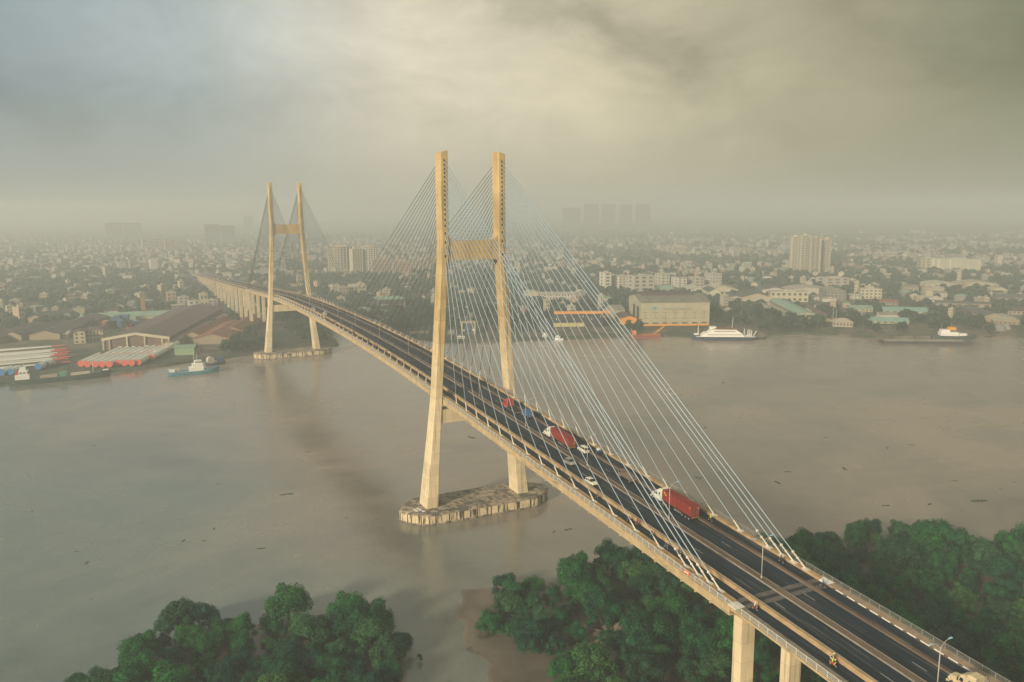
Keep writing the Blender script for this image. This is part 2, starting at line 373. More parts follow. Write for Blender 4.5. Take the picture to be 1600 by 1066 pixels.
# pylons
ZA = [133.8, 132.2, 130.8, 129.4, 127.9, 126.3, 124.6, 123.1, 121.5, 119.8, 118.2, 116.4, 114.7, 112.7, 110.6, 107.8, 104.5, 99.5]
def leg_x(z):
    P = [(4.4, 19.2), (46, 15.25), (101, 11.45), (140, 11.4)]
    for (a, xa), (b_, xb) in zip(P, P[1:]):
        if z <= b_: return xa+(xb-xa)*(z-a)/(b_-a)
    return 11.4
def leg_w(z):
    P = [(4.4, 4.9, 8.2), (30, 3.6, 6.4), (46, 3.05, 5.6), (101, 2.85, 5.6), (140, 2.75, 6.0)]
    for (a, w1, h1), (b_, w2, h2) in zip(P, P[1:]):
        if z <= b_: t_ = (z-a)/(b_-a); return w1+(w2-w1)*t_, h1+(h2-h1)*t_
    return 2.75, 6.0
_om = []
def open_me():
    if not _om:
        q = M(); q.box(-.28, .28, -.04, .04, -.42, .42); o = q.build('cable_opening', dark); _om.append(o.data); bpy.data.objects.remove(o)
    return _om[0]
def build_pylon(yy, name):
    py_ = empty('pylon', (0, yy, 0), parent=bridge)
    for sx in (-1, 1):
        lg = M(); rings = []
        for z in (4.2, 17, 30, 46, 60, 80, 97, 105, 120, 136.4):
            w_, h_ = leg_w(z); x = sx*leg_x(z); c = .28
            rings.append([(x-w_/2+c, -h_/2, z), (x+w_/2-c, -h_/2, z), (x+w_/2, -h_/2+c, z), (x+w_/2, h_/2-c, z), (x+w_/2-c, h_/2, z), (x-w_/2+c, h_/2, z), (x-w_/2, h_/2-c, z), (x-w_/2, -h_/2+c, z)])
        rings[-1] = [(a, b_, 137.6-.45*abs(b_)*.5+ (0.5 if a*sx < 11.4 else -.3)) for a, b_, z in rings[-1]]
        lg.loft(rings); l = lg.build('leg', conc, py_)
        for zi in ZA:
            for s in (-1, 1):
                w_, h_ = leg_w(zi); x = sx*leg_x(zi); yq = s*(h_/2)
                co = bpy.data.objects.new('cable_opening', open_me()); COL.objects.link(co); co.parent = py_; co.location = (x, yq+s*.02, zi)
        at_ = M(); at_.tube((sx*11.3, .4, 136.8), (sx*11.3, .4, 141.5), .07, .03, 5); at_.build('lightning_rod', steel, py_)
    def beam(z0, z1, hw, fl, flb, m, nm):
        x0 = leg_x(z0)-leg_w(z0)[0]/2+.25; x1 = leg_x(z1)-leg_w(z1)[0]/2+.25; mm = M(); n = 6
        mm.prism([(-x0, -hw, z0), (x0, -hw, z0), (x1, -hw, z1), (-x1, -hw, z1)], [(-x0, hw, z0), (x0, hw, z0), (x1, hw, z1), (-x1, hw, z1)])
        for s in (-1, 1):
            for f, zc_, xc_, sg_ in ((fl, z1, x1, 1), (flb, z0, x0, -1)):
                if not f: continue
                arc = [(s*(xc_-f+f*sin(a)), zc_+sg_*(f-f*cos(a))) for a in [pi/2*i/n for i in range(n+1)]]
                for (a_, b_), (c_, d_) in zip(arc, arc[1:]):
                    mm.prism([(a_, -hw+.004, b_), (c_, -hw+.004, d_), (s*(xc_+.1), -hw+.004, zc_-sg_*.05)], [(a_, hw-.004, b_), (c_, hw-.004, d_), (s*(xc_+.1), hw-.004, zc_-sg_*.05)])
        return mm.build(nm, m, py_)
    beam(97.8, 104.9, 2.2, 3.6, 2.2, conc, 'crossbeam'); beam(36.6, 41.8, 2.4, 0, 0, conc, 'lower_crossbeam')
    cp = M(); H = [(-30.5, -1.5), (-27.5, -6.0), (-22.5, -9.6), (-17.5, -9.9), (22.5, -9.9), (27.5, -6.5), (31.0, -2.5), (31.0, 2.5), (27.5, 6.5), (22.5, 9.9), (-22.5, 9.9), (-28, 5.5), (-30.5, 1.5)]
    cp.prism([(x, y, -.6) for x, y in H], [(x, y, 3.55) for x, y in H], 0, True)
    H2 = [(x*1.008, y*1.015) for x, y in H]; H3 = [(x*.985, y*.965) for x, y in H]
    cp.loft([[(x, y, 3.55) for x, y in H2], [(x, y, 4.15) for x, y in H2], [(x, y, 4.4) for x, y in H3]], 1)
    cp.prism([(x*1.004, y*1.008, -.5) for x, y in H], [(x*1.004, y*1.008, .55) for x, y in H], 1)
    n = len(H)
    for i in range(n):    # vertical fender ribs
        a = Vector(H[i]); b_ = Vector(H[(i+1) % n]); L_ = (b_-a).length; q = max(1, int(L_/5.2)); u_ = (b_-a)/L_; o_ = Vector((u_.y, -u_.x))
        for j_ in range(q):
            p_ = a+u_*(L_*(j_+.5)/q)
            cp.prism([(p_+u_*s+o_*t_).to_3d()+Vector((0, 0, -.5)) for s, t_ in ((-.13, -.1), (.13, -.1), (.13, .14), (-.13, .14))], [(p_+u_*s+o_*t_).to_3d()+Vector((0, 0, 3.5)) for s, t_ in ((-.13, -.1), (.13, -.1), (.13, .14), (-.13, .14))], 2)
    cp.build('pile_cap', [capm, capt, darkj], py_)
    if name == 'near':
        for x, y in ((-26.3, -3.2), (-24.9, -3.0), (-26, -4.8), (-24.5, -4.6), (-23.9, -6.4)): bl = M(); bl.box(x, x+.9, y, y+1.1, 4.41, 4.62); bl.build('access_cover', white, py_)
    return py_
build_pylon(0, 'near'); build_pylon(380, 'far')
# stay cables
side_y = [12.0+9.75*i for i in range(15)]+[152.8, 156.4, 160.0]
main_y = [12.0+9.75*i for i in range(18)]
farstuff = M(); ncab = 0
for yt in (0, 380):
    for sx in (-1, 1):
        for s in (-1, 1):
            outward = (yt == 0 and s < 0) or (yt == 380 and s > 0)
            ysx = side_y if outward else main_y
            for i, dy in enumerate(ysx):
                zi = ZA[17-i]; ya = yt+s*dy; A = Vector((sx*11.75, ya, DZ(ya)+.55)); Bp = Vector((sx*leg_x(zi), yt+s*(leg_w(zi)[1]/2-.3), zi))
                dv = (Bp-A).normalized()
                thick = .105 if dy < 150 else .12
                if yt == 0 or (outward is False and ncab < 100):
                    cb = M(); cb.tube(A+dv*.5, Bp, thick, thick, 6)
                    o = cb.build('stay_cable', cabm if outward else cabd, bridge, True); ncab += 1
                    sl_ = M(); sl_.tube(A-dv*.3, A+dv*(3.2 if dy < 150 else 4.6), .19, .15, 8)
                    if outward and dy > 140: sl_.tube(A+dv*4.6, A+dv*5.0, .32, .32, 8); sl_.tube(A+dv*2.9, A+dv*3.2, .28, .28, 8)
                    sl_.box(A.x-.45, A.x+.45, A.y-.8, A.y+.8, A.z-.1, A.z+.22)
                    sl_.build('cable_sleeve', sleev, o, False)
                else:
                    farstuff.tube(A, Bp, thick*1.05, thick*1.05, 6)
                    farstuff.tube(A-dv*.3, A+dv*3.2, .2, .16, 6)
tag(farstuff.build('stay_cable', cabd, bridge, True), kind='stuff')
# piers
def pier(y, xs, wx, wy, beam=True):
    mm = M(); zt = DZ(y)-2.55
    for x in xs: mm.box(x-wx/2, x+wx/2, y-wy/2, y+wy/2, -1, zt-(.0 if not beam else 1.4))
    if beam: mm.box(min(xs)-wx/2-.4, max(xs)+wx/2+.4, y-wy/2-.15, y+wy/2+.15, zt-1.4, zt+.3)
    return mm.build('pier', conc, bridge)
pier(-165, (-9.6, 3.6), 3.3, 2.6, False)
for y in (-212, -259, -306, -353, -400): pier(y, (-8.9, 8.9), 3.3, 2.6, False)
y = 545
while y < 1180: pier(y, (-8.9, 8.9), 3.0, 2.4, True); y += 38
# small warning plate on the left railing
zz = DZ(-150.6)
sg = M(); sg.box(-13.62, -13.56, -152.0, -149.8, zz+.35, zz+1.15, 0)
for a, b_ in ((-151.6, -151.1), (-150.9, -150.3)): sg.box(-13.64, -13.61, a, b_, zz+.58, zz+.92, 1)
tag(sg.build('warning_sign', [mat('orange_sign', (.75, .16, .05), .5), white]), 'small orange warning plate with white marks fixed outside the left railing near the backstays', 'sign')

# lamps on the median
headm = mat('lamp_head', (.30, .55, .72), .3, .03, 1); polem = mat('lamp_pole', (.45, .44, .40), .5, .06, 2)  # head blue is a reflection put into the base colour
def make_lamp():
    o = empty('street_lamp', (0, 0, 0)); p_ = M()
    p_.tube((0, 0, 0), (0, 0, .5), .2, .2, 8); p_.tube((0, 0, .5), (0, 0, 8.2), .12, .07, 8); p_.build('pole', polem, o, True)
    for s in (-1, 1):
        a = M(); prev = Vector((0, 0, 7.9))
        for i in range(1, 8):
            t_ = i/7; q = Vector((s*(2.0*t_), 0, 7.9+1.35*(1-(1-t_)**2))); a.tube(prev, q, .05, .05, 6); prev = q
        ar = a.build('arm', polem, o, True)
        h = M(); h.prism([(prev.x-s*.1, -.13, prev.z-.02), (prev.x+s*.75, -.17, prev.z+.05), (prev.x+s*.75, .17, prev.z+.05), (prev.x-s*.1, .13, prev.z-.02)], [(prev.x-s*.05, -.09, prev.z+.12), (prev.x+s*.65, -.12, prev.z+.18), (prev.x+s*.65, .12, prev.z+.18), (prev.x-s*.05, .09, prev.z+.12)])
        h.build('lamp_head', headm, ar)
    return o
lamp0 = make_lamp(); lt = kidtree(lamp0); first = True
LY = [(-201, 'double-armed grey street lamp on the median, nearest the camera beside the white tractor cab'), (-158.7, 'double-armed street lamp on the median just before the dark expansion joint strip'), (-125.6, 'double-armed street lamp standing in front of the large red container truck'), (-85.5, 'double-armed street lamp on the median between the silver car and the blue tricycle'), (-44.7, 'double-armed street lamp on the median beside the small blue truck'), (-5, None), (35, None), (80, None), (128, None), (177, None), (220, None), (262, None), (305, None), (350, None), (395, None), (437, None), (480, None)]
for y, lb in LY:
    o = lamp0 if first else clone(lamp0, lt); first = False
    o.location = (.3, y, DZ(y)+.28); tag(o, lb or ('double-armed street lamp on the median between the two pylons' if 0 < y < 380 else ('double-armed street lamp on the median in front of the near pylon' if y < 0 else 'double-armed street lamp on the hazy median beyond the far pylon')), 'street lamp', 'street lamps along the bridge median')

# ------------------------------------------------------------------ vehicles
redc = mat('container_red', (.24, .032, .026), .5, .12, .4, stain=((.17, .03, .024), .8, .60, (1, 1, 1)))
tyre = mat('tyre_rubber', (.02, .02, .02), .85, .1, 2); rim = mat('wheel_rim', (.35, .35, .35), .4, .1, 2, metal=.3)
glass = mat('window_glass', (.02, .025, .03), .12, .05, 1, spec=.6); blackp = mat('chassis_black', (.03, .03, .032), .6, .1, 1)
whitep = mat('cab_white', (.72, .70, .62), .3, .04, .5); silver = mat('car_silver', (.42, .42, .42), .3, .03, 1, metal=.4)
redp = mat('cab_red', (.42, .04, .035), .35, .06, 1); bluep = mat('truck_blue', (.05, .12, .24), .45, .1, 1)
yell = mat('marking_yellow', (.75, .50, .05), .5, .05, 1); tail = mat('tail_light_red', (.5, .02, .02), .4, .02, 1)
creamp = mat('cab_cream', (.60, .50, .32), .4, .08, .8); sandm = mat('truck_load', (.20, .15, .10), .95, .25, 1.2); greyp = mat('tipper_grey', (.17, .14, .12), .7, .2, .8)
chrome = mat('headlight_glass', (.75, .75, .70), .2, .02, 1)
def wheel(par, x, y, r=.5, w=.3, nm='wheel'):
    a = M(); rings = []
    for dx, rr_ in ((-w/2, r*.80), (-w/2+.04, r*.97), (w/2-.04, r*.97), (w/2, r*.80)):
        rings.append([(x+dx, y+rr_*cos(2*pi*i/16), r+rr_*sin(2*pi*i/16)) for i in range(16)])
    a.loft(rings); o = a.build(nm, tyre, par, False)
    h = M(); sx = 1 if x > 0 else -1; xx = x+sx*(w/2+.005)
    h.tube((xx-sx*.1, y, r), (xx+sx*.015, y, r), r*.55, r*.48, 12); h.tube((xx, y, r), (xx+sx*.06, y, r), r*.16, r*.14, 8); h.build('rim', rim, o)
    return o
def panel(mm, pts, mi=0): mm.poly(pts, mi)
def tractor(par, y0, cm, sleeper=True, stripe=None):
    """conventional tractor, nose at y0, +Y forward; about 7 m long"""
    b_ = M()
    W_ = 1.18
    # hood (lofted, rounded), from nose back
    def ring(y, w_, zb, zt, c=.16): return [(-w_, y, zb), (w_, y, zb), (w_, y, zt-c), (w_-c, y, zt), (-w_+c, y, zt), (-w_, y, zt-c)]
    b_.loft([ring(y0, .72, .75, 1.55), ring(y0-.18, .86, .6, 1.72), ring(y0-1.0, .95, .6, 1.86), ring(y0-1.75, 1.0, .7, 1.95)])
    for s in (-1, 1):   # fenders
        rr_ = [[(s*x, y0-.95+1.02*r_*cos(a)*.72, .52+r_*sin(a)*.78) for x in (.72, 1.22) for r_ in ((.86,) if x == .72 else (.86,))]+[(s*1.22, y0-.95+.72*.7*cos(a), .52+.68*sin(a)*.8), (s*.72, y0-.95+.72*.7*cos(a), .52+.68*sin(a)*.8)] for a in [pi*(.02+.96*i/8) for i in range(9)]]
        b_.loft(rr_)
    b_.box(-1.2, 1.2, y0-.02-.1, y0+.12, .42, .78)
    body = b_.build('hood', cm, par)
    c_ = M()
    c_.loft([ring(y0-1.72, 1.02, .75, 1.98, .1), ring(y0-2.12, 1.15, .75, 2.85, .2), ring(y0-3.1, 1.2, .75, 3.02, .2)])
    if sleeper:
        c_.loft([ring(y0-2.5, 1.05, 2.8, 3.08, .15), ring(y0-3.2, 1.2, 2.6, 3.62, .28), ring(y0-3.1-1.9, 1.22, .85, 3.78, .28)] if False else [ring(y0-3.08, 1.22, .85, 3.25, .25), ring(y0-3.5, 1.24, .85, 3.72, .28), ring(y0-5.0, 1.24, .85, 3.78, .28)])
        c_.loft([[(-1.0, y0-2.2, 2.86), (1.0, y0-2.2, 2.86), (.9, y0-2.25, 2.92), (-.9, y0-2.25, 2.92)], [(-1.1, y0-3.3, 2.9), (1.1, y0-3.3, 2.9), (1.0, y0-3.4, 3.6), (-1.0, y0-3.4, 3.6)]])
    cab = c_.build('cab', cm, par)
    g_ = M(); g_.prism([(-.95, y0-1.74, 2.03), (.95, y0-1.74, 2.03), (.98, y0-2.07, 2.68), (-.98, y0-2.07, 2.68)], [(-.95, y0-1.71, 2.06), (.95, y0-1.71, 2.06), (.98, y0-2.04, 2.71), (-.98, y0-2.04, 2.71)]); g_.build('windscreen', glass, cab)
    for s in (-1, 1):
        w1 = M(); x = s*1.185
        w1.prism([(x-.03, y0-2.15, 1.9), (x-.03, y0-2.85, 1.85), (x-.03, y0-2.85, 2.55), (x-.03, y0-2.3, 2.55)], [(x+.03, y0-2.15, 1.9), (x+.03, y0-2.85, 1.85), (x+.03, y0-2.85, 2.55), (x+.03, y0-2.3, 2.55)]); w1.build('side_window', glass, cab)
        if sleeper:
            w2 = M(); x = s*1.24; w2.box(x-.02, x+.02, y0-4.25, y0-3.8, 2.3, 2.85); w2.build('side_window', glass, cab)
        ex = M(); ex.tube((s*1.12, y0-5.25 if sleeper else y0-3.3, .9), (s*1.12, y0-5.25 if sleeper else y0-3.3, 3.9), .09, .09, 8); ex.build('exhaust_pipe', steel, par)
        tk = M(); tk.tube((s*1.0, y0-2.4, .62), (s*1.0, y0-4.2, .62), .33, .33, 12); tk.build('fuel_tank', steel, par)
        mr = M(); mr.box(s*1.5-.07, s*1.5+.07, y0-2.1, y0-1.95, 1.9, 2.5); mr.tube((s*1.15, y0-2.1, 2.45), (s*1.5, y0-2.02, 2.45), .02, .02, 5); mr.build('mirror', blackp, cab)
        hl = M(); hl.box(s*.75-.16, s*.75+.16, y0-.16, y0+.03, .98, 1.22); hl.build('headlight', chrome, body)
    gr = M(); gr.box(-.5, .5, y0-.05, y0+.03, .85, 1.5); gr.build('grille', rim, body)
    ch = M(); ch.box(-.45, .45, y0-7.4, y0-.6, .62, .92); ch.tube((0, y0-6.3, .95), (0, y0-6.3, 1.15), .5, .45, 12); ch.build('chassis', blackp, par)
    for s in (-1, 1):
        wheel(par, s*1.02, y0-.95, .5, .3)
        for yy in (5.75, 7.05): wheel(par, s*.92, y0-yy, .5, .55)
def container(par, y1, ln, z=1.3, W_=1.22, H_=2.75, m=redc):
    mm = M(); y0 = y1-ln; mm.box(-W_+.03, W_-.03, y0, y1, z, z+H_-.02)
    n = int(ln/.32)
    for s in (-1, 1):     # side corrugation
        for i in range(n):
            a = y0+.25+i*(ln-.5)/n; x = s*(W_-.03)
            mm.prism([(x, a, z+.15), (x+s*.035, a+.04, z+.15), (x+s*.035, a+.12, z+.15), (x, a+.16, z+.15)], [(x, a, z+H_-.15), (x+s*.035, a+.04, z+H_-.15), (x+s*.035, a+.12, z+H_-.15), (x, a+.16, z+H_-.15)])
        for zz_ in (z, z+H_-.14): mm.box(min(s*(W_-.04), s*W_), max(s*(W_-.04), s*W_), y0, y1, zz_, zz_+.14)
    for i in range(n): a = y0+.25+i*(ln-.5)/n; mm.box(-W_+.15, W_-.15, a, a+.14, z+H_-.021, z+H_+.012)
    for x in (-W_, W_-.12):
        for yy in (y0-.01, y1-.11): mm.box(x, x+.12, yy, yy+.12, z-.01, z+H_)
    mm.box(-W_, W_, y0-.02, y0+.04, z+H_-.12, z+H_+.005); mm.box(-W_, W_, y0-.02, y0+.04, z-.01, z+.12)
    o = mm.build('container', m, par)
    dr = M()
    for x0, x1 in ((-W_+.14, -.02), (.02, W_-.14)): dr.box(x0, x1, y0-.03, y0+.01, z+.15, z+H_-.15)
    dr.build('container_door', m, o)
    for x in (-.85, -.35, .35, .85): lb = M(); lb.tube((x, y0-.06, z+.12), (x, y0-.06, z+H_-.12), .025, .025, 6); lb.build('locking_bar', steel, o)
    return o
def logo(par, pts, m, nm='marking'):
    mm = M()
    for a in pts: mm.box(*a)
    return mm.build(nm, m, par)
def trailer(par, y1, ln, axles):
    mm = M()
    for x in (-.5, .5): mm.box(x-.08, x+.08, y1-ln, y1, .98, 1.26)
    yy = y1-.3
    while yy > y1-ln: mm.box(-1.15, 1.15, yy-.06, yy+.06, 1.08, 1.24); yy -= 1.5
    mm.box(-1.2, 1.2, y1-ln-.08, y1-ln+.1, .78, 1.1); o = mm.build('trailer_frame', blackp, par)
    for s in (-1, 1):
        for a in axles: wheel(par, s*.93, y1-ln+a, .5, .5)
        sg_ = M()
        for zz_ in (.55, .85): sg_.box(s*1.18-.02, s*1.18+.02, y1-ln*.66, y1-ln*.42, zz_, zz_+.06)
        sg_.build('side_guard', whitep, par)
        tl = M(); tl.box(s*.95-.14, s*.95+.14, y1-ln-.12, y1-ln-.07, .84, 1.02); tl.build('tail_light', tail, par)
    bp = M(); bp.box(-1.15, 1.15, y1-ln-.13, y1-ln-.085, 1.03, 1.12); bp.build('reflective_strip', yell, par)
def place(o, x, y, rz=0, lift=.03):
    o.location = (x, y, DZ(y)+lift); s = atan2(DZ(y+2)-DZ(y-2), 4)
    o.rotation_mode = 'ZXY'; o.rotation_euler = (s if abs(rz) < 1 else -s, 0, rz)
    return o
# big red container truck in front
tA = empty('container_truck', label='white cab truck with a long red container, the nearer one with yellow emblem', cat='truck', group='container trucks on the bridge')
tractor(tA, 8.2, whitep); cA = container(tA, 3.0, 12.2, 1.3); trailer(tA, 2.9, 12.1, (1.0, 2.3, 3.6))
logo(cA, [(-1.275, -1.262, -.9+12.2-9.6, -.35+12.2-9.6, 3.35, 3.8), (-1.275, -1.262, 1.1, 1.9, 3.0, 3.25), (.62, .95, -9.262, -9.245, 3.3, 3.62), (-1.275, -1.262, -8.8, -8.3, 3.35, 3.6)], yell)
logo(cA, [(-1.285, -1.276, 1.86+.02, 2.06, 3.5, 3.66)], redc, 'marking')
place(tA, 5.55, -119.9)
tB = empty('container_truck', label='white cab truck hauling a red container, the one farther away beside the small white van', cat='truck', group='container trucks on the bridge')
tractor(tB, 8.2, whitep); cB = container(tB, 3.0, 12.2, 1.3); trailer(tB, 2.9, 12.1, (1.0, 2.3, 3.6))
logo(cB, [(.5, .8, -9.262, -9.245, 3.2, 3.6), (.5, .8, -9.262, -9.245, 2.2, 2.5)], yell)
place(tB, 3.2, -62.2)
# red tractor pulling an empty skeletal trailer
tC = empty('flatbed_truck', label='red tractor unit pulling a bare skeletal trailer in front of the blue truck', cat='truck')
tractor(tC, 6.5, redp, True); trailer(tC, 1.2, 7.6, (.9, 2.2)); place(tC, 4.4, -25.2)
# small blue box truck
def small_truck(name, cm, bm_, label, load=None, L_=3.6, group=None, stripes=None):
    o = empty(name, label=label, cat='truck', group=group)
    c_ = M(); ring = lambda y, zb, zt, w_=1.0: [(-w_, y, zb), (w_, y, zb), (w_, y, zt-.12), (w_-.12, y, zt), (-w_+.12, y, zt), (-w_, y, zt-.12)]
    c_.loft([ring(3.0, .45, 1.35, .95), ring(2.9, .45, 1.55), ring(2.55, .45, 2.25), ring(1.35, .45, 2.3)]); cab = c_.build('cab', cm, o)
    g_ = M(); g_.prism([(-.88, 2.93, 1.52), (.88, 2.93, 1.52), (.88, 2.62, 2.14), (-.88, 2.62, 2.14)], [(-.88, 2.96, 1.54), (.88, 2.96, 1.54), (.88, 2.65, 2.16), (-.88, 2.65, 2.16)]); g_.build('windscreen', glass, cab)
    for s in (-1, 1):
        sw = M(); sw.box(s*1.0-.015, s*1.0+.015, 1.6, 2.4, 1.45, 2.05); sw.build('side_window', glass, cab)
        wheel(o, s*.85, 2.2, .4, .25); wheel(o, s*.82, 1.2-L_+.9, .4, .4)
        tl = M(); tl.box(s*.8-.12, s*.8+.12, 1.15-L_, 1.2-L_, .7, .9); tl.build('tail_light', tail, o)
    ch = M(); ch.box(-.4, .4, 1.2-L_, 2.6, .5, .75); ch.build('chassis', blackp, o)
    bx = M()
    if load is None:
        bx.box(-1.02, 1.02, 1.2-L_, 1.2, .8, 2.55)
        for i in range(7): bx.box(-1.045, 1.045, 1.2-L_+.2+i*L_/7.6, 1.2-L_+.27+i*L_/7.6, .82, 2.575)
        bo = bx.build('cargo_box', bm_, o)
        if stripes:
            st = M(); st.box(-.6, -.5, 1.17-L_, 1.195-L_, 1.2, 2.3); st.box(.35, .47, 1.17-L_, 1.195-L_, 1.2, 2.3); st.build('door_stripe', white, bo)
    else:
        for x in (-1.1, 1.02): bx.box(x, x+.08, 1.2-L_, 1.2, .85, 2.0)
        bx.box(-1.1, 1.1, 1.2-L_, 1.28-L_, .85, 2.0); bx.box(-1.1, 1.1, 1.12, 1.2, .85, 2.2); bx.box(-1.1, 1.1, 1.2-L_, 1.2, .8, .9)
        for i in range(6):
            for x in (-1.13, 1.1): bx.box(x, x+.05, 1.2-L_+.3+i*L_/6.4, 1.2-L_+.4+i*L_/6.4, .85, 2.0)
        bo = bx.build('tipper_body', bm_, o)
        ld = M(); n = 8; rr_ = random.Random(3)
        hh = [[1.75+.45*(1-(2*i/n-1)**2)*(1-(2*j_/n-1)**2)+rr_.uniform(-.05, .05) for j_ in range(n+1)] for i in range(n+1)]
        for i in range(n):
            for j_ in range(n):
                q = [(i, j_), (i+1, j_), (i+1, j_+1), (i, j_+1)]
                ld.poly([(-1.01+2.02*a/n, 1.28-L_+(L_-.18)*b_/n, hh[a][b_]) for a, b_ in q])
        ld.build('load', load, bo)
    return o
place(small_truck('box_truck', bluep, bluep, 'small blue box truck with white door stripes behind the bare trailer', None, 4.4, stripes=True), 5.9, -34.5)
place(small_truck('tipper_truck', greyp, greyp, 'dusty grey tipper truck loaded with brown earth in the right-hand lanes', sandm, 5.0), 5.6, -98.2)
# white sleeper tractor bottom right
tD = empty('tractor_unit', label='cream white sleeper truck tractor without a trailer at the bottom right corner', cat='truck')
tractor(tD, 3.6, creamp); place(tD, 5.7, -203.2)

# cars
def make_car(name, cm, label, van=False, cat='car', group=None, s=1.0):
    o = empty(name, label=label, cat=cat, group=group)
    b_ = M()
    def ring(y, w_, zb, zt, wt=None, c=.12):
        wt = wt or w_; return [(-w_, y, zb), (w_, y, zb), (w_, y, (zb+zt)/2), (wt, y, zt-c*.5), (wt-c, y, zt), (-wt+c, y, zt), (-wt, y, zt-c*.5), (-w_, y, (zb+zt)/2)]
    if van:
        P = [(2.3, .80, .4, .85), (2.2, .86, .3, 1.05), (1.75, .88, .25, 1.2), (1.2, .88, .25, 1.28), (-2.1, .88, .25, 1.25), (-2.3, .84, .35, 1.15)]
        top = [(1.45, .78, 1.15, 1.3), (.75, .78, 1.15, 1.95), (-1.9, .78, 1.15, 1.98), (-2.2, .76, 1.15, 1.75), (-2.28, .75, 1.1, 1.2)]
    else:
        P = [(2.3, .72, .42, .72), (2.15, .86, .3, .86), (1.2, .92, .25, 1.0), (.9, .92, .25, 1.05), (-1.9, .92, .25, 1.05), (-2.25, .85, .35, .95)]
        top = [(1.15, .80, .95, 1.04), (.35, .74, .95, 1.66), (-1.6, .74, .95, 1.70), (-2.1, .74, .95, 1.35), (-2.22, .76, .9, 1.0)]
    b_.loft([ring(*p_) for p_ in P]); body = b_.build('body', cm, o)
    g_ = M(); g_.loft([ring(a, w_, z0, z1-.06, w_-.06, .1) for a, w_, z0, z1 in top]); cb = g_.build('cabin_glass', glass, o)
    r_ = M(); t1, t2 = top[1], top[2]
    zr = max(t1[3], t2[3])-.10
    r_.prism([(-.70, t1[0]-.1, zr), (.70, t1[0]-.1, zr), (.70, t2[0]-.1, zr+.02), (-.70, t2[0]-.1, zr+.02)], [(-.60, t1[0]-.2, zr+.12), (.60, t1[0]-.2, zr+.12), (.60, t2[0]+.05, zr+.13), (-.60, t2[0]+.05, zr+.13)])
    for s_ in (-1, 1):
        for yy, in ((t1[0]-.03,), (-.45,), (t2[0],)):
            r_.prism([(s_*.80-.05, yy-.08, .98), (s_*.80+.05, yy-.08, .98), (s_*.80+.05, yy+.05, .98), (s_*.80-.05, yy+.05, .98)], [(s_*.69-.05, yy-.12, zr+.04), (s_*.69+.05, yy-.12, zr+.04), (s_*.69+.05, yy, zr+.04), (s_*.69-.05, yy, zr+.04)])
    r_.build('roof', cm, o)
    for s_ in (-1, 1):
        for yy in (1.4, -1.35): wheel(o, s_*.80, yy, .34, .22)
        h = M(); h.box(s_*.62-.16, s_*.62+.16, 2.12, 2.27, .66, .82); h.build('headlight', chrome, body)
        t_ = M(); t_.box(s_*.70-.12, s_*.70+.12, -2.3, -2.2, .75, .95); t_.build('tail_light', tail, body)
    return o
place(make_car('parked_car' if False else 'car', silver, 'silver people carrier beside the farther red container truck', s=1.1), -3.3, -81.6, pi)
place(make_car('car', whitep, 'bright white sport utility car driving towards the camera next to the yellow lane barrier'), -5.6, -97.6, pi)
place(make_car('van', whitep, 'small white van close behind the farther red container truck', True, 'van'), 5.9, -73.6)
far_c = [(-6.0, 262.5, pi, 'white car closest to the far pylon, coming down the left carriageway'), (-5.2, 231.5, pi, 'white car in the left carriageway, between two others near the far pylon'), (-1.8, 243, pi, 'pale blue and white car on the inner lane near the far pylon')]
for x, y, rz, lb in far_c: place(make_car('car', whitep if x != -1.8 else silver, lb), x, y, rz)
place(make_car('van', whitep, 'white van on the hazy approach viaduct beyond the far pylon', True, 'van'), 4.5, 850); place(make_car('van', creamp, 'cream van far off on the descending approach road', True, 'van'), -3, 905, pi)
# blue and white cargo tricycle
def tricycle(label):
    o = empty('cargo_tricycle', label=label, cat='tricycle'); b_ = M()
    b_.loft([[(-.6, -1.3, .55), (.6, -1.3, .55), (.7, -1.35, 1.15), (-.7, -1.35, 1.15)], [(-.6, .3, .55), (.6, .3, .55), (.7, .35, 1.15), (-.7, .35, 1.15)]]); b_.build('cargo_tray', bluep, o)
    s_ = M()
    for q in ((-.35, -.9, .35), (.25, -.7, .4), (-.2, -.2, .38), (.3, -.1, .33)): s_.prism([(q[0]+q[2]*cos(a), q[1]+q[2]*sin(a), 1.1) for a in [i*pi/4 for i in range(8)]], [(q[0]+q[2]*.7*cos(a), q[1]+q[2]*.7*sin(a), 1.5) for a in [i*pi/4 for i in range(8)]])
    s_.build('cargo_sack', white, o)
    f = M(); f.tube((0, .3, .6), (0, 1.3, .5), .05, .05); f.tube((0, 1.2, .35), (0, .95, 1.15), .04, .04); f.tube((-.35, .95, 1.15), (.35, .95, 1.15), .03, .03); f.box(-.12, .12, .35, .8, .65, .8); f.build('frame', blackp, o)
    wheel(o, .01, 1.25, .3, .1); wheel(o, -.62, -.6, .3, .12); wheel(o, .62, -.6, .3, .12)
    return o
place(tricycle('blue cargo tricycle heaped with white sacks by the right-hand cable parapet'), 9.6, -76.0)

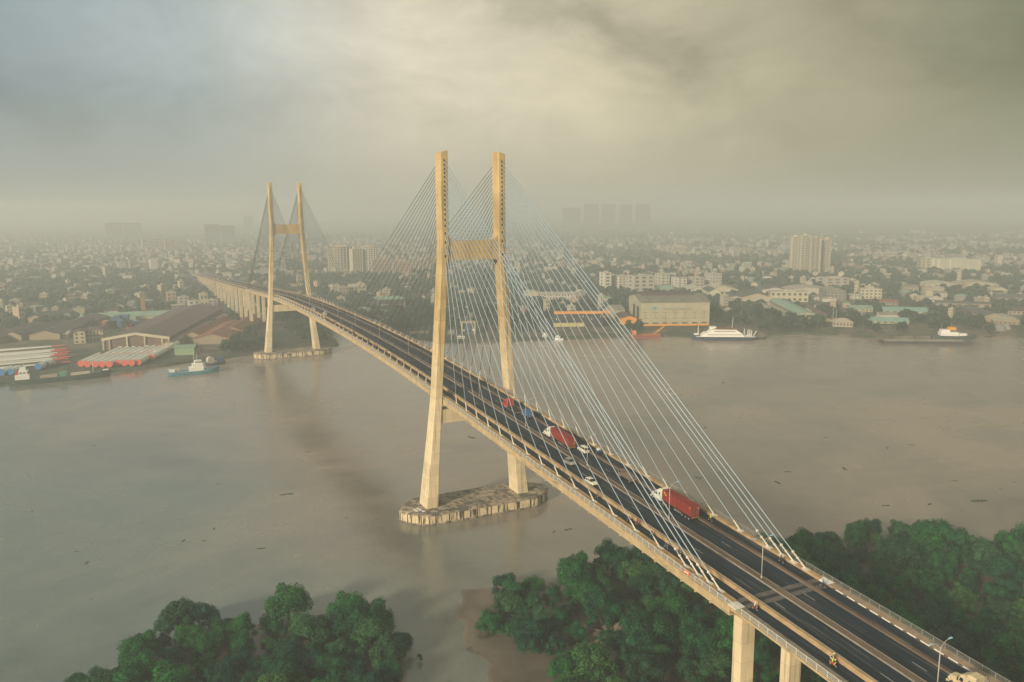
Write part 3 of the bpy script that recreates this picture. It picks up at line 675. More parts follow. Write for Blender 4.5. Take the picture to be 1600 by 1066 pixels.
# motorcycle and rider
def make_bike(cm):
    o = empty('motorcycle'); f = M()
    f.tube((0, .62, .3), (0, .42, .95), .04, .04, 6); f.tube((0, .4, .75), (0, -.25, .55), .09, .12, 8); f.tube((0, -.1, .3), (0, -.6, .3), .05, .05, 6); f.box(-.13, .13, -.25, .2, .28, .6); f.build('frame', blackp, o)
    b_ = M(); b_.loft([[(-.10, .5, .55), (.10, .5, .55), (.08, .5, .92), (-.08, .5, .92)], [(-.2, .3, .35), (.2, .3, .35), (.14, .34, .85), (-.14, .34, .85)], [(-.12, -.05, .5), (.12, -.05, .5), (.12, -.05, .72), (-.12, -.05, .72)], [(-.14, -.75, .62), (.14, -.75, .62), (.12, -.8, .78), (-.12, -.8, .78)]]); b_.build('body', cm, o)
    s_ = M(); s_.loft([[(-.12, .12, .72), (.12, .12, .72), (.1, .12, .8), (-.1, .12, .8)], [(-.15, -.7, .77), (.15, -.7, .77), (.12, -.7, .85), (-.12, -.7, .85)]]); s_.build('seat', blackp, o)
    h = M(); h.tube((-.33, .33, 1.02), (.33, .33, 1.02), .02, .02, 6); h.build('handlebar', blackp, o)
    hl = M(); hl.tube((0, .46, .92), (0, .56, .9), .08, .09, 8); hl.build('headlight', chrome, o)
    for y in (.62, -.62):
        a = M(); r_, w_ = .29, .09
        a.loft([[(dx, y+q*cos(2*pi*i/14), .29+q*sin(2*pi*i/14)) for i in range(14)] for dx, q in ((-w_/2, r_*.85), (-w_/2+.02, r_), (w_/2-.02, r_), (w_/2, r_*.85))]); ww = a.build('wheel', tyre, o)
        rm = M(); rm.tube((-.055, y, .29), (.055, y, .29), r_*.55, r_*.55, 10); rm.build('rim', rim, ww)
    return o
def skin_mesh(pts, edges, mats, picker, name='person', sub=2):
    me = bpy.data.meshes.new('rig'); me.from_pydata([p_[:3] for p_ in pts], edges, []); o = bpy.data.objects.new('rig', me); COL.objects.link(o)
    sk = o.modifiers.new('s', 'SKIN'); sb = o.modifiers.new('b', 'SUBSURF'); sb.levels = sub; sb.render_levels = sub
    for i, p_ in enumerate(pts):
        r_ = p_[3]; me.skin_vertices[0].data[i].radius = (r_, p_[4] if len(p_) > 4 else r_)
    me.skin_vertices[0].data[0].use_root = True
    dg = bpy.context.evaluated_depsgraph_get(); dg.update(); ev = o.evaluated_get(dg); nm = bpy.data.meshes.new_from_object(ev, preserve_all_data_layers=False, depsgraph=dg)
    bpy.data.objects.remove(o); nm.name = name
    nm.materials.clear()
    for m in mats: nm.materials.append(m)
    for pl in nm.polygons: pl.material_index = picker(pl.center); pl.use_smooth = True
    r_ = bpy.data.objects.new(name, nm); COL.objects.link(r_); return r_
skin = mat('skin', (.36, .21, .13), .6, .05, 3); trous = mat('trousers_dark', (.03, .035, .05), .85, .1, 3); hairm = mat('hair_black', (.015, .012, .01), .7, .1, 3)
shirtW = mat('shirt_white', (.70, .68, .64), .8, .04, 3); shirtB = mat('shirt_blue', (.07, .12, .25), .8, .05, 3); shirtR = mat('shirt_red', (.42, .04, .06), .8, .05, 3); shirtY = mat('vest_yellow', (.65, .72, .04), .7, .04, 3); shirtD = mat('shirt_dark', (.05, .05, .06), .8, .05, 3)
shirtG = mat('shirt_green', (.10, .30, .20), .8, .05, 3); shirtO = mat('shirt_orange', (.75, .20, .04), .8, .05, 3)
# sitting rider: z above the deck, +Y forward, hands on the handlebar
pts = [(0, -.15, .92, .15, .13), (0, -.12, 1.10, .14, .12), (0, -.05, 1.28, .17, .12), (0, 0, 1.42, .14, .10), (0, .02, 1.50, .055), (0, .05, 1.58, .075), (0, .05, 1.68, .085), (0, .045, 1.76, .06)]
ed = [(0, 1), (1, 2), (2, 3), (3, 4), (4, 5), (5, 6), (6, 7)]
for s_ in (-1, 1):
    i = len(pts); pts += [(s_*.19, 0, 1.40, .055), (s_*.25, .10, 1.20, .045), (s_*.28, .29, 1.08, .035), (s_*.28, .36, 1.05, .032)]; ed += [(3, i), (i, i+1), (i+1, i+2), (i+2, i+3)]
    for k_, dx in enumerate((-.03, -.01, .01, .03)):
        i2 = len(pts); pts += [(s_*.28+dx, .40, 1.045, .010), (s_*.28+dx, .405-.004*k_, 1.01, .009)]; ed += [(i+3, i2), (i2, i2+1)]
    i2 = len(pts); pts += [(s_*.24, .35, 1.02, .010), (s_*.235, .38, .995, .009)]; ed += [(i+3, i2), (i2, i2+1)]
    i = len(pts); pts += [(s_*.10, -.10, .90, .10), (s_*.20, .28, .82, .075), (s_*.19, .16, .45, .05), (s_*.19, .14, .36, .04), (s_*.20, .30, .33, .035)]; ed += [(0, i), (i, i+1), (i+1, i+2), (i+2, i+3), (i+3, i+4)]
def pick(c):
    if c.z > 1.49: return 0
    if abs(c.x) > .2 and c.y > .22 and 1.0 < c.z < 1.2: return 0
    return 1 if c.z > .96 else 2
rider0 = skin_mesh(pts, ed, [skin, shirtW, trous], pick)
hel = M(); 
hel.loft([[(r_*cos(a), .045+r_*1.12*sin(a), z) for a in [i*pi/6 for i in range(12)]] for r_, z in ((.125, 1.66), (.135, 1.72), (.12, 1.79), (.08, 1.84), (.02, 1.86))])
hel0 = hel.build('helmet', white, rider0, True)
# a face under the helmet: nose, eyes, mouth
fc = M(); fc.tube((0, .125, 1.665), (0, .155, 1.64), .012, .016, 6); fc.build('nose', skin, rider0)
ey = M(); ey.box(-.04, -.02, .118, .128, 1.675, 1.685); ey.build('eye', dark, rider0); ey = M(); ey.box(.02, .04, .118, .128, 1.675, 1.685); ey.build('eye', dark, rider0)
bikes = {}
RID = [  # x, y, heading(1 away, -1 towards), shirt, helmet, bike colour, label rider, label bike
 (-9.9, -84.6, -1, shirtW, white, bluep, 'rider in a white shirt in the left motorcycle lane beside the silver car', 'motorcycle under the white-shirted rider beside the silver car'),
 (-9.4, -92.4, -1, shirtO, yell, blackp, 'rider in an orange shirt just behind the white-shirted one in the left lane', 'dark motorcycle under the orange-shirted rider'),
 (-9.8, -107.6, -1, shirtD, hairm, blackp, 'dark-clothed rider level with the front of the white car and a cable foot', 'dark motorcycle with the lone dark-clothed rider below the white car'),
 (-9.8, -122.8, -1, shirtB, white, blackp, 'rider in a blue shirt riding in front of one in red', 'dark motorcycle under the blue-shirted rider ahead of the red one'),
 (-9.0, -125.4, -1, shirtR, shirtR, redp, 'rider in a red jacket and red helmet in the left lane', 'red motorcycle under the red-jacketed rider'),
 (-9.3, -132.0, -1, shirtR, yell, blackp, 'rider with a bright yellow helmet in the left lane among the cables', 'motorcycle under the rider with the yellow helmet'),
 (-10.0, -138.6, -1, shirtB, white, bluep, 'rider in blue and white helmet between cable feet near the backstays', 'blue motorcycle between cable feet near the backstays'),
 (-9.3, -142.6, -1, shirtD, shirtB, blackp, 'dark-clothed rider with blue helmet nearest the left backstays', 'dark motorcycle of the rider nearest the left backstays'),
 (-9.7, -168.0, -1, shirtW, white, redp, 'rider in a white shirt just past the expansion joint', 'red motorcycle just past the expansion joint'),
 (-9.9, -188.2, -1, shirtY, yell, shirtO, 'rider in a yellow vest on the orange motorcycle at the bottom edge', 'orange motorcycle at the bottom edge under the yellow-vested rider'),
 (-8.9, -187.4, -1, shirtG, white, whitep, 'rider in a green jacket with white helmet beside the yellow-vested one', 'white motorcycle beside the orange one'),
 (9.9, -166.6, 1, shirtB, shirtB, blackp, 'rider in a grey blue jacket passing the white joint slab on the right', 'motorcycle passing the white joint slab on the right'),
 (9.7, -154.6, 1, shirtD, hairm, blackp, 'dark-clothed rider at the foot of the right-hand backstays', 'dark motorcycle at the foot of the right-hand backstays'),
 (9.2, -130.6, 1, shirtY, yell, blackp, 'rider in a bright yellow vest directly behind the nearest red container', 'dark motorcycle directly behind the nearest red container'),
 (9.6, -80.0, 1, creamp, white, blackp, 'rider in a cream shirt right behind the blue tricycle', 'dark motorcycle right behind the blue tricycle'),
 (9.8, -62.0, 1, shirtD, hairm, blackp, 'dark-clothed rider alongside the farther red container truck', 'dark motorcycle alongside the farther red container truck'),
 (9.6, 3.0, 1, shirtD, hairm, blackp, 'dark-clothed rider by the right leg of the near pylon', 'dark motorcycle by the right leg of the near pylon'),
 (-9.7, -4.5, -1, shirtD, hairm, blackp, 'dark-clothed rider just past the left leg of the near pylon', 'dark motorcycle just past the left leg of the near pylon'),
 (-9.8, -26, -1, shirtW, shirtD, redp, 'rider in white shirt and dark helmet between two cables on the left lane', 'red motorcycle between two cables on the left lane'),
 (9.6, 160, 1, shirtD, hairm, blackp, 'dark-clothed rider small on the right edge between the pylons', 'dark motorcycle small on the right edge between the pylons')]
RID += [(-9.6+.5*(i % 3), 60+i*11+(i % 4)*3, -1, (shirtR, shirtD, shirtW, shirtB)[i % 4], (white, hairm, yell)[i % 3], (redp, blackp)[i % 2], None, None) for i in range(14)]
bt = {}
rt_ = kidtree(rider0)
for k_, (x, y, hd, sh, hl_, bc, lr, lb) in enumerate(RID):
    if bc.name not in bt: b0 = make_bike(bc); bt[bc.name] = [b0, kidtree(b0), True]
    e = bt[bc.name]; o = e[0] if e[2] else clone(e[0], e[1]); e[2] = False
    rz = 0 if hd > 0 else pi; place(o, x, y, rz); tag(o, lb or 'distant motorcycle in the left lane between the two pylons', 'motorcycle', 'motorcycles on the bridge')
    if k_ == 0: r_, ch = rider0, [c for c, _ in rt_]
    else:
        r_ = rider0.copy(); COL.objects.link(r_); ch = []
        for c, _ in rt_: c2 = c.copy(); COL.objects.link(c2); c2.parent = r_; ch.append(c2)
    r_.material_slots[1].link = 'OBJECT'; r_.material_slots[1].material = sh
    for c in ch:
        if c.name.startswith('helmet'): c.material_slots[0].link = 'OBJECT'; c.material_slots[0].material = hl_
    place(r_, x, y, rz); tag(r_, lr or 'distant motorcycle rider in the left lane between the two pylons', 'person', 'riders on motorcycles')

# ------------------------------------------------------------------ vegetation
def leafmat(name, lo, hi, v=.34):
    m = bpy.data.materials.new(name); m.use_nodes = True; t = m.node_tree; b = t.nodes['Principled BSDF']
    b.inputs['Roughness'].default_value = .6; b.inputs['Specular IOR Level'].default_value = .10
    g = nd('ShaderNodeTexCoord', t); oi = nd('ShaderNodeObjectInfo', t)
    ge = nd('ShaderNodeNewGeometry', t); f = mth('MULTIPLY_ADD', ge.outputs['Random Per Island'], .42, .29, tree=t); f2 = noise(g.outputs['Object'], .25, 2, .5, tree=t)
    c = ramp(mth('ADD', mth('MULTIPLY', f, .5, tree=t), mth('MULTIPLY', f2, .5, tree=t), tree=t), [(.38, lo), (.60, hi)], t)
    hv = nd('ShaderNodeHueSaturation', t); t.links.new(c, hv.inputs['Color'])
    t.links.new(mth('MULTIPLY_ADD', oi.outputs['Random'], v*2, 1-v, tree=t), hv.inputs['Value'])
    t.links.new(mth('MULTIPLY_ADD', oi.outputs['Random'], -.07, .53, tree=t), hv.inputs['Hue'])
    t.links.new(hv.outputs[0], b.inputs['Base Color'])
    tr = nd('ShaderNodeBsdfTranslucent', t); t.links.new(hv.outputs[0], tr.inputs[0]); mx = nd('ShaderNodeMixShader', t); mx.inputs[0].default_value = .25
    t.links.new(b.outputs[0], mx.inputs[1]); t.links.new(tr.outputs[0], mx.inputs[2]); t.links.new(mx.outputs[0], t.nodes['Material Output'].inputs[0])
    return m
leafA = leafmat('mangrove_leaf', (.003, .030, .028), (.034, .185, .072)); leafD = leafmat('mangrove_leaf_pale', (.008, .045, .032), (.075, .220, .085)); leafB = leafmat('bright_leaf', (.03, .16, .03), (.07, .30, .05)); leafC = leafmat('tree_leaf', (.030, .062, .046), (.060, .105, .072))  # leafC is paler: some haze over the far trees is put into its colour
bark = mat('bark', (.10, .08, .06), .9, .2, 2)
def trunk_mesh(h, r_, seed, spread=2.2, roots=False):
    rr_ = random.Random(seed); mm = M(); c = Vector((rr_.uniform(-.2, .2), rr_.uniform(-.2, .2), h*.45)); mm.tube((0, 0, -.6), c, r_, r_*.7, 7)
    for i in range(6):
        a = i*pi/3+rr_.uniform(-.4, .4); q = c+Vector((cos(a)*spread*rr_.uniform(.6, 1.1), sin(a)*spread*rr_.uniform(.6, 1.1), h*rr_.uniform(.2, .42))); mm.tube(c, q, r_*.5, r_*.16, 5)
        if roots: mm.tube((0, 0, 1.1), (cos(a)*1.3, sin(a)*1.3, -.5), r_*.25, r_*.16, 4)
    return mm
def crown_mesh(name, m, lobes, nleaf, size, seed, core=True):
    """many leaf-sized faces spread through overlapping lobes"""
    rr_ = random.Random(seed); V = []; F = []
    tot = sum(l[3]**2 for l in lobes)
    for (x, y, z, r_, sq) in lobes:
        n = int(nleaf*r_*r_/tot)
        for _ in range(n):
            u = rr_.uniform(-.55, 1); a = rr_.uniform(0, 2*pi); s = sqrt(max(0, 1-u*u)); d = Vector((s*cos(a), s*sin(a), u))
            rad = r_*(1-abs(rr_.gauss(0, .16)))*(1+.12*sin(5*a+z)+.10*sin(7*u+x))
            p = Vector((x+d.x*rad, y+d.y*rad, z+d.z*rad*sq))
            nrm = (d+Vector((rr_.gauss(0, .45), rr_.gauss(0, .45), rr_.gauss(0, .45)+.25))).normalized()
            t1 = nrm.orthogonal().normalized(); t2 = nrm.cross(t1); an = rr_.uniform(0, pi); e1 = t1*cos(an)+t2*sin(an); e2 = nrm.cross(e1)
            L_ = size*rr_.uniform(.6, 1.3); w_ = L_*.5; b_ = len(V)
            V += [p-e1*L_*.5, p+e2*w_*.5, p+e1*L_*.5+nrm*-.1*L_, p-e2*w_*.5]; F.append((b_, b_+1, b_+2, b_+3))
        if core:   # inner twig mass: coarse shell of the lobe, so the crown is not see-through
            b_ = len(V); nu, nv = 6, 4
            for j_ in range(nv+1):
                ph = -pi/2+pi*j_/nv
                for i in range(nu): q = .64*rr_.uniform(.8, 1.1); V.append(Vector((x+r_*q*cos(ph)*cos(2*pi*i/nu), y+r_*q*cos(ph)*sin(2*pi*i/nu), z+r_*q*sq*sin(ph))))
            for j_ in range(nv):
                for i in range(nu): F.append((b_+j_*nu+i, b_+j_*nu+(i+1) % nu, b_+(j_+1)*nu+(i+1) % nu, b_+(j_+1)*nu+i))
    me = bpy.data.meshes.new(name); me.from_pydata([tuple(v) for v in V], [], F); me.materials.append(m); me.update(); return me
def make_lobes(seed, rad, h, n, low=.22):
    rr_ = random.Random(seed); L_ = [(0, 0, h*.72, rad*.55, .9)]
    for i in range(n):
        a = i*2.4+rr_.uniform(-.3, .3); t_ = (i+.5)/n; d = rad*(.30+.48*sqrt(t_))*rr_.uniform(.85, 1.15); z = h*(low+(.88-low)*(1-t_)*rr_.uniform(.65, 1.18)+.05)
        L_.append((d*cos(a), d*sin(a), z, rad*rr_.choice((.22, .30, .36, .46))*rr_.uniform(.85, 1.1), rr_.uniform(.85, 1.5)))
    return L_
mang = []
for k_ in range(7):
    hgt = 8.6; me = crown_mesh('crown', leafD if k_ in (2, 5) else leafA, make_lobes(40+k_, 4.9, hgt, (19, 13, 16, 11, 22, 14, 17)[k_], .15), 8500, .46, k_); tm = trunk_mesh(hgt, .26, k_, 2.4, True)
    o = empty('mangrove_tree'); tr = tm.build('trunk', bark, o); cr = bpy.data.objects.new('crown', me); COL.objects.link(cr); cr.parent = o; mang.append([o, kidtree(o), True])
def scatter(poly_test, x0, x1, y0, y1, dmin, n, rr_, pts=None):
    pts = pts if pts is not None else []; cell = {}
    for p in pts: cell.setdefault((int(p[0]//dmin), int(p[1]//dmin)), []).append(p)
    for _ in range(n):
        p = (rr_.uniform(x0, x1), rr_.uniform(y0, y1))
        if not poly_test(p): continue
        c = (int(p[0]//dmin), int(p[1]//dmin)); ok = True
        for i in (-1, 0, 1):
            for j_ in (-1, 0, 1):
                for q in cell.get((c[0]+i, c[1]+j_), ()):
                    if (q[0]-p[0])**2+(q[1]-p[1])**2 < dmin*dmin: ok = False; break
        if ok: pts.append(p); cell.setdefault(c, []).append(p)
    return pts
def dcam(p): return hypot(p[0]-CAM.x, p[1]-CAM.y)
def vis(p, z=4, mg=60):
    u_, v_, dd = pix((p[0], p[1], z)); return dd > 0 and -mg < u_ < 1600+mg and v_ < 1066+mg+20
rv = random.Random(5)
def edge(z, *q): return [(G(a, b_, z).x, G(a, b_, z).y) for a, b_ in q]
def pull(ps, m): return [(x+(CAM.x-x)/dcam((x, y))*m, y+(CAM.y-y)/dcam((x, y))*m) for x, y in ps]
TL = pull(edge(6.5, (-60, 1120), (60, 1066), (160, 1022), (235, 972), (300, 945), (345, 940), (395, 975), (455, 932), (500, 948), (545, 935), (600, 955), (622, 980)), 1.6)+edge(3, (628, 1010), (600, 1050), (625, 1080), (625, 1180), (-60, 1180))
TR = pull(edge(6.5, (762, 920), (782, 888), (800, 884), (835, 892), (850, 905), (900, 868), (985, 850), (1060, 848), (1130, 840), (1225, 832), (1290, 824), (1360, 808), (1440, 814), (1500, 822), (1525, 842), (1565, 828), (1640, 820), (1760, 850)), 3.2)+edge(3, (1900, 1200), (1300, 1300), (860, 1160), (865, 1060), (900, 1040), (1000, 1025), (985, 1010), (905, 1000), (870, 1015), (800, 1010), (768, 985), (762, 950))
MP = scatter(lambda p: inside(p, TL) and vis(p), -190, -50, -135, -40, 5.9, 6000, rv)
MP = scatter(lambda p: inside(p, TR) and vis(p) and not (-17 < p[0] < 15 and -172 < p[1] < -160), -60, 330, -265, -55, 6.5, 24000, rv, MP)
def hidden_by_deck(p):
    return False
MP.sort(key=dcam); MP = MP[:300]
print('mangroves', len(MP))
for i, p in enumerate(MP):
    e = mang[i % 7]; o = e[0] if e[2] else clone(e[0], e[1]); e[2] = False
    s = rv.choice((.55, .74, .92, 1.22))*rv.uniform(.9, 1.12); ez = 1.0
    o.location = (p[0], p[1], .45); o.rotation_euler.z = rv.uniform(0, 6.28); o.scale = (s*rv.uniform(.9, 1.1), s*rv.uniform(.9, 1.1), s*rv.uniform(.75, 1.05)*ez)
    left = p[0] < -60
    lb = 'dark green mangrove tree in the left-hand grove at the bottom of the photo' if left else ('dark green mangrove tree in the large grove right of the bridge deck' if p[0] > 14 else 'dark green mangrove tree in the grove between the creek mouth and the bridge')
    tag(o, lb, 'tree', 'mangroves of the left grove' if left else ('mangroves of the right grove' if p[0] > 14 else 'mangroves beside the bridge'))
for (px, py, s, lb) in ((872, 1052, .62, 'small bright green bush at the bottom edge in front of the grove'), (655, 1030, .22, 'tiny lone green bush on the mud of the creek')):
    q = G(px, py, .5); o = empty('bush', (q.x, q.y, .4)); me = crown_mesh('crown', leafB if s > .3 else leafA, make_lobes(77, 4.2, 7.0, 12, .1), 3500, .5, 9); c = bpy.data.objects.new('crown', me); COL.objects.link(c); c.parent = o
    trunk_mesh(6, .15, 2, 1.5).build('stem', bark, o); o.scale = (s,)*3; tag(o, lb, 'bush')
# nipa palms
def palm(name, m, n, L_, seed):
    rr_ = random.Random(seed); o = empty(name)
    for k_ in range(n):
        a = k_*2.4+rr_.uniform(-.2, .2); up = rr_.uniform(.5, 1.25); mm = M(); p = Vector((0, 0, .2)); d = Vector((cos(a)*cos(up), sin(a)*cos(up), sin(up))); seg = 9; ll = L_*rr_.uniform(.8, 1.1)
        side = Vector((-sin(a), cos(a), 0))
        for i in range(seg):
            q = p+d*(ll/seg); mm.tube(p, q, .05*(1-i/seg)+.012, .05*(1-(i+1)/seg)+.012, 4)
            if i > 1:
                for h in range(3):
                    c = p.lerp(q, h/3); w_ = ll*.20*sin(pi*min(1, (i+.6)/seg*.9+.08))
                    for s in (-1, 1):
                        tip = c+side*s*w_+d*w_*.5+Vector((0, 0, -.25*w_)); n_ = d*.09
                        mm.poly([c-n_, c+n_, tip+n_*.3, tip-n_*.3])
            p = q; d = (d+Vector((0, 0, -.13))).normalized()
        mm.build('frond', m, o)
    return o
deadm = mat('dead_frond', (.20, .155, .12), .9, .2, .8); frm = leafmat('palm_leaf', (.02, .08, .035), (.05, .15, .06), .1)
q = G(953, 1000, 1.0); o = palm('nipa_palm', deadm, 22, 6.5, 4); o.location = (q.x, q.y, 1.0); tag(o, 'dead grey-brown nipa palm spreading its fronds among green mangroves', 'palm')
q = G(830, 975, 4.0); o = palm('nipa_palm', frm, 18, 7.5, 8); o.location = (q.x, q.y, 3.6); tag(o, 'green nipa palm growing amid the mangroves left of the dead palm', 'palm')
q = G(1060, 1000, 3.0); o = palm('nipa_palm', frm, 16, 6.5, 9); o.location = (q.x, q.y, 3.4); tag(o, 'green nipa palm right of the dead palm, close to the bridge pier', 'palm')
# floating water plants
hy = []
for k_ in range(3):
    me = crown_mesh('floating_water_plants', leafC, [(a*1.1, b_*.9, -.1, .9, .35) for a, b_ in ((0, 0), (1, .4), (-1, -.3), (2, .2), (-.6, .9))][:3+k_], 220, .5, 60+k_, False); hy.append(me)
for k_, (px, py, s, lb) in enumerate(((1530, 783, 1.9, 'largest floating clump of water plants, far right on the river'), (445, 773, 1.3, 'floating clump of water plants left of the near pylon'), (887, 828, .8, 'green floating clump under the cables near the grove'), (866, 831, .6, 'smaller green clump just left of another under the cables'), (1130, 598, .9, 'thin floating clump out on the far water right of the cables'), (1320, 733, 1.0, 'floating clump level with the long cables, right of the truck'), (1215, 754, 1.1, 'floating clump beyond the end of the longest cables'), (1092, 747, 1.0, 'floating clump seen between the long backstays'), (738, 684, 1.2, 'dark floating clump left of the near pylon deck'), (1290, 684, .7, 'small floating clump in the middle of the right-hand water'), (1492, 751, .7, 'small floating clump above the large one'), (1385, 790, .8, 'floating clump close to the top of the right grove'))):
    q = G(px, py, 0); o = bpy.data.objects.new('floating_water_plants', hy[k_ % 3]); COL.objects.link(o); o.location = (q.x, q.y, .02); o.scale = (s*.9, s*.65, s*.5); o.rotation_euler.z = -.5+k_*.3; tag(o, lb, 'water plants', 'floating clumps of water plants')

rw = random.Random(31); k_ = 0
while k_ < 34:
    px, py = (rw.uniform(1050, 1590), rw.uniform(580, 800)) if k_ % 3 else (rw.uniform(20, 620), rw.uniform(640, 900))
    q = G(px, py, 0)
    if abs(q.x) < 36 and abs(q.y) < 18: continue
    s = rw.uniform(.3, .75); o = bpy.data.objects.new('floating_water_plants', hy[k_ % 3]); COL.objects.link(o); o.location = (q.x, q.y, .02); o.scale = (s, s*.8, s*.5); o.rotation_euler.z = rw.uniform(0, 6); k_ += 1
    tag(o, 'tiny floating clump of water plants '+('on the right-hand water' if px > 1000 else 'on the left-hand water'), 'water plants', 'tiny clumps '+('right' if px > 1000 else 'left'))

# ------------------------------------------------------------------ the far bank
cream = mat('wall_cream', (.44, .39, .29), .85, .08, .1, hue=.2); creamg = mat('wall_greyish', (.40, .37, .27), .85, .08, .1); pinkw = mat('wall_pink', (.42, .32, .26), .85, .08, .1)
wallw = mat('wall_white', (.50, .47, .41), .85, .06, .1, hue=.2); grw = mat('wall_grey', (.24, .24, .22), .85, .1, .1, hue=.15); tanw = mat('wall_tan', (.30, .25, .18), .85, .1, .1)
rbrown = mat('roof_brown', (.10, .075, .078), .85, .25, .25, hue=.15); rgrey = mat('roof_grey', (.22, .21, .18), .8, .2, .15, hue=.2); rgreen = mat('roof_green', (.22, .34, .26), .7, .12, .15, hue=.1)
rteal = mat('roof_teal', (.22, .38, .35), .6, .1, .2); rcream = mat('roof_cream', (.40, .37, .30), .8, .12, .15, hue=.12); rred = mat('roof_red', (.24, .09, .06), .85, .2, .3, hue=.15); rslate = mat('roof_slate', (.09, .095, .09), .8, .2, .2, hue=.2)
winm = mat('window_dark', (.06, .065, .065), .4, .1, 1); orange = mat('paint_orange', (.72, .30, .05), .6, .08, .5); ygrn = mat('panel_yellow_green', (.48, .44, .20), .7, .15, .3); shedd = mat('shed_dark', (.05, .05, .055), .8, .2, .3)
cbox = {}
FOOT = []
def unit_window(m):
    if m.name not in cbox:
        mm = M(); mm.box(-.5, .5, -.5, .5, 0, 1); o = mm.build('window', m); me = o.data; bpy.data.objects.remove(o); cbox[m.name] = me
    return cbox[m.name]
def win(par, x, y, z, w_, d_, h_, m=winm, name='window'):
    o = bpy.data.objects.new(name, unit_window(m)); COL.objects.link(o); o.parent = par; o.location = (x, y, z); o.scale = (w_, d_, h_); return o
def roof_mesh(kind, w_, d_, h_, rh, ov=.6):
    mm = M(); x = w_/2+ov; y0, y1 = -ov, d_+ov; T = .35
    if kind == 'flat':
        mm.box(-w_/2-.25, w_/2+.25, -.25, d_+.25, h_+.003, h_+.5); mm.box(-w_*.12, w_*.2, d_*.3, d_*.6, h_+.5, h_+.5+max(rh, 1.5))
    elif kind == 'gx':
        ym = d_/2; mm.prism([(-x, y0, h_-.1), (-x, ym, h_+rh), (-x, y1, h_-.1), (-x, y1, h_-.1+T), (-x, ym, h_+rh+T), (-x, y0, h_-.1+T)], [(x, y0, h_-.1), (x, ym, h_+rh), (x, y1, h_-.1), (x, y1, h_-.1+T), (x, ym, h_+rh+T), (x, y0, h_-.1+T)])
    elif kind == 'gy':
        mm.prism([(-x, y0, h_-.1), (0, y0, h_+rh), (x, y0, h_-.1), (x, y0, h_-.1+T), (0, y0, h_+rh+T), (-x, y0, h_-.1+T)], [(-x, y1, h_-.1), (0, y1, h_+rh), (x, y1, h_-.1), (x, y1, h_-.1+T), (0, y1, h_+rh+T), (-x, y1, h_-.1+T)])
    elif kind == 'hip':
        q = min(w_, d_)*.45; b0 = len(mm.v); ym = d_/2
        mm.box(-x, x, y0, y1, h_-.1, h_+.15)
        if w_ >= d_: A, B = (-w_/2+q, ym), (w_/2-q, ym)
        else: A, B = (0, q), (0, d_-q)
        c = [(-x, y0, h_+.15), (x, y0, h_+.15), (x, y1, h_+.15), (-x, y1, h_+.15)]; a = (*A, h_+rh); b_ = (*B, h_+rh)
        if w_ >= d_: [mm.poly(p_) for p_ in ((c[0], c[1], b_, a), (c[1], c[2], b_), (c[2], c[3], a, b_), (c[3], c[0], a))]
        else: [mm.poly(p_) for p_ in ((c[0], c[1], a), (c[1], c[2], b_, a), (c[2], c[3], b_), (c[3], c[0], a, b_))]
    elif kind == 'arc':
        n = 10; ps = [(-x+2*x*i/n, h_-.1+rh*sin(pi*i/n)) for i in range(n+1)]; ps2 = [(a, b_+T) for a, b_ in reversed(ps)]
        mm.prism([(a, y0, b_) for a, b_ in ps+ps2], [(a, y1, b_) for a, b_ in ps+ps2])
    return mm
def walls(w_, d_, h_, kind, rh):
    mm = M(); x = w_/2
    if kind == 'gx': mm.prism([(-x, 0, 0), (-x, 0, h_), (-x, d_/2, h_+rh), (-x, d_, h_), (-x, d_, 0)], [(x, 0, 0), (x, 0, h_), (x, d_/2, h_+rh), (x, d_, h_), (x, d_, 0)])
    elif kind == 'gy': mm.prism([(-x, 0, 0), (-x, 0, h_), (0, 0, h_+rh), (x, 0, h_), (x, 0, 0)], [(-x, d_, 0), (-x, d_, h_), (0, d_, h_+rh), (x, d_, h_), (x, d_, 0)])
    elif kind == 'arc':
        n = 10; ps = [(-x, 0)]+[(-x+2*x*i/n, h_+rh*sin(pi*i/n)-.1) for i in range(n+1)]+[(x, 0)]; mm.prism([(a, 0, b_) for a, b_ in ps], [(a, d_, b_) for a, b_ in ps])
    else: mm.box(-x, x, 0, d_, 0, h_)
    return mm
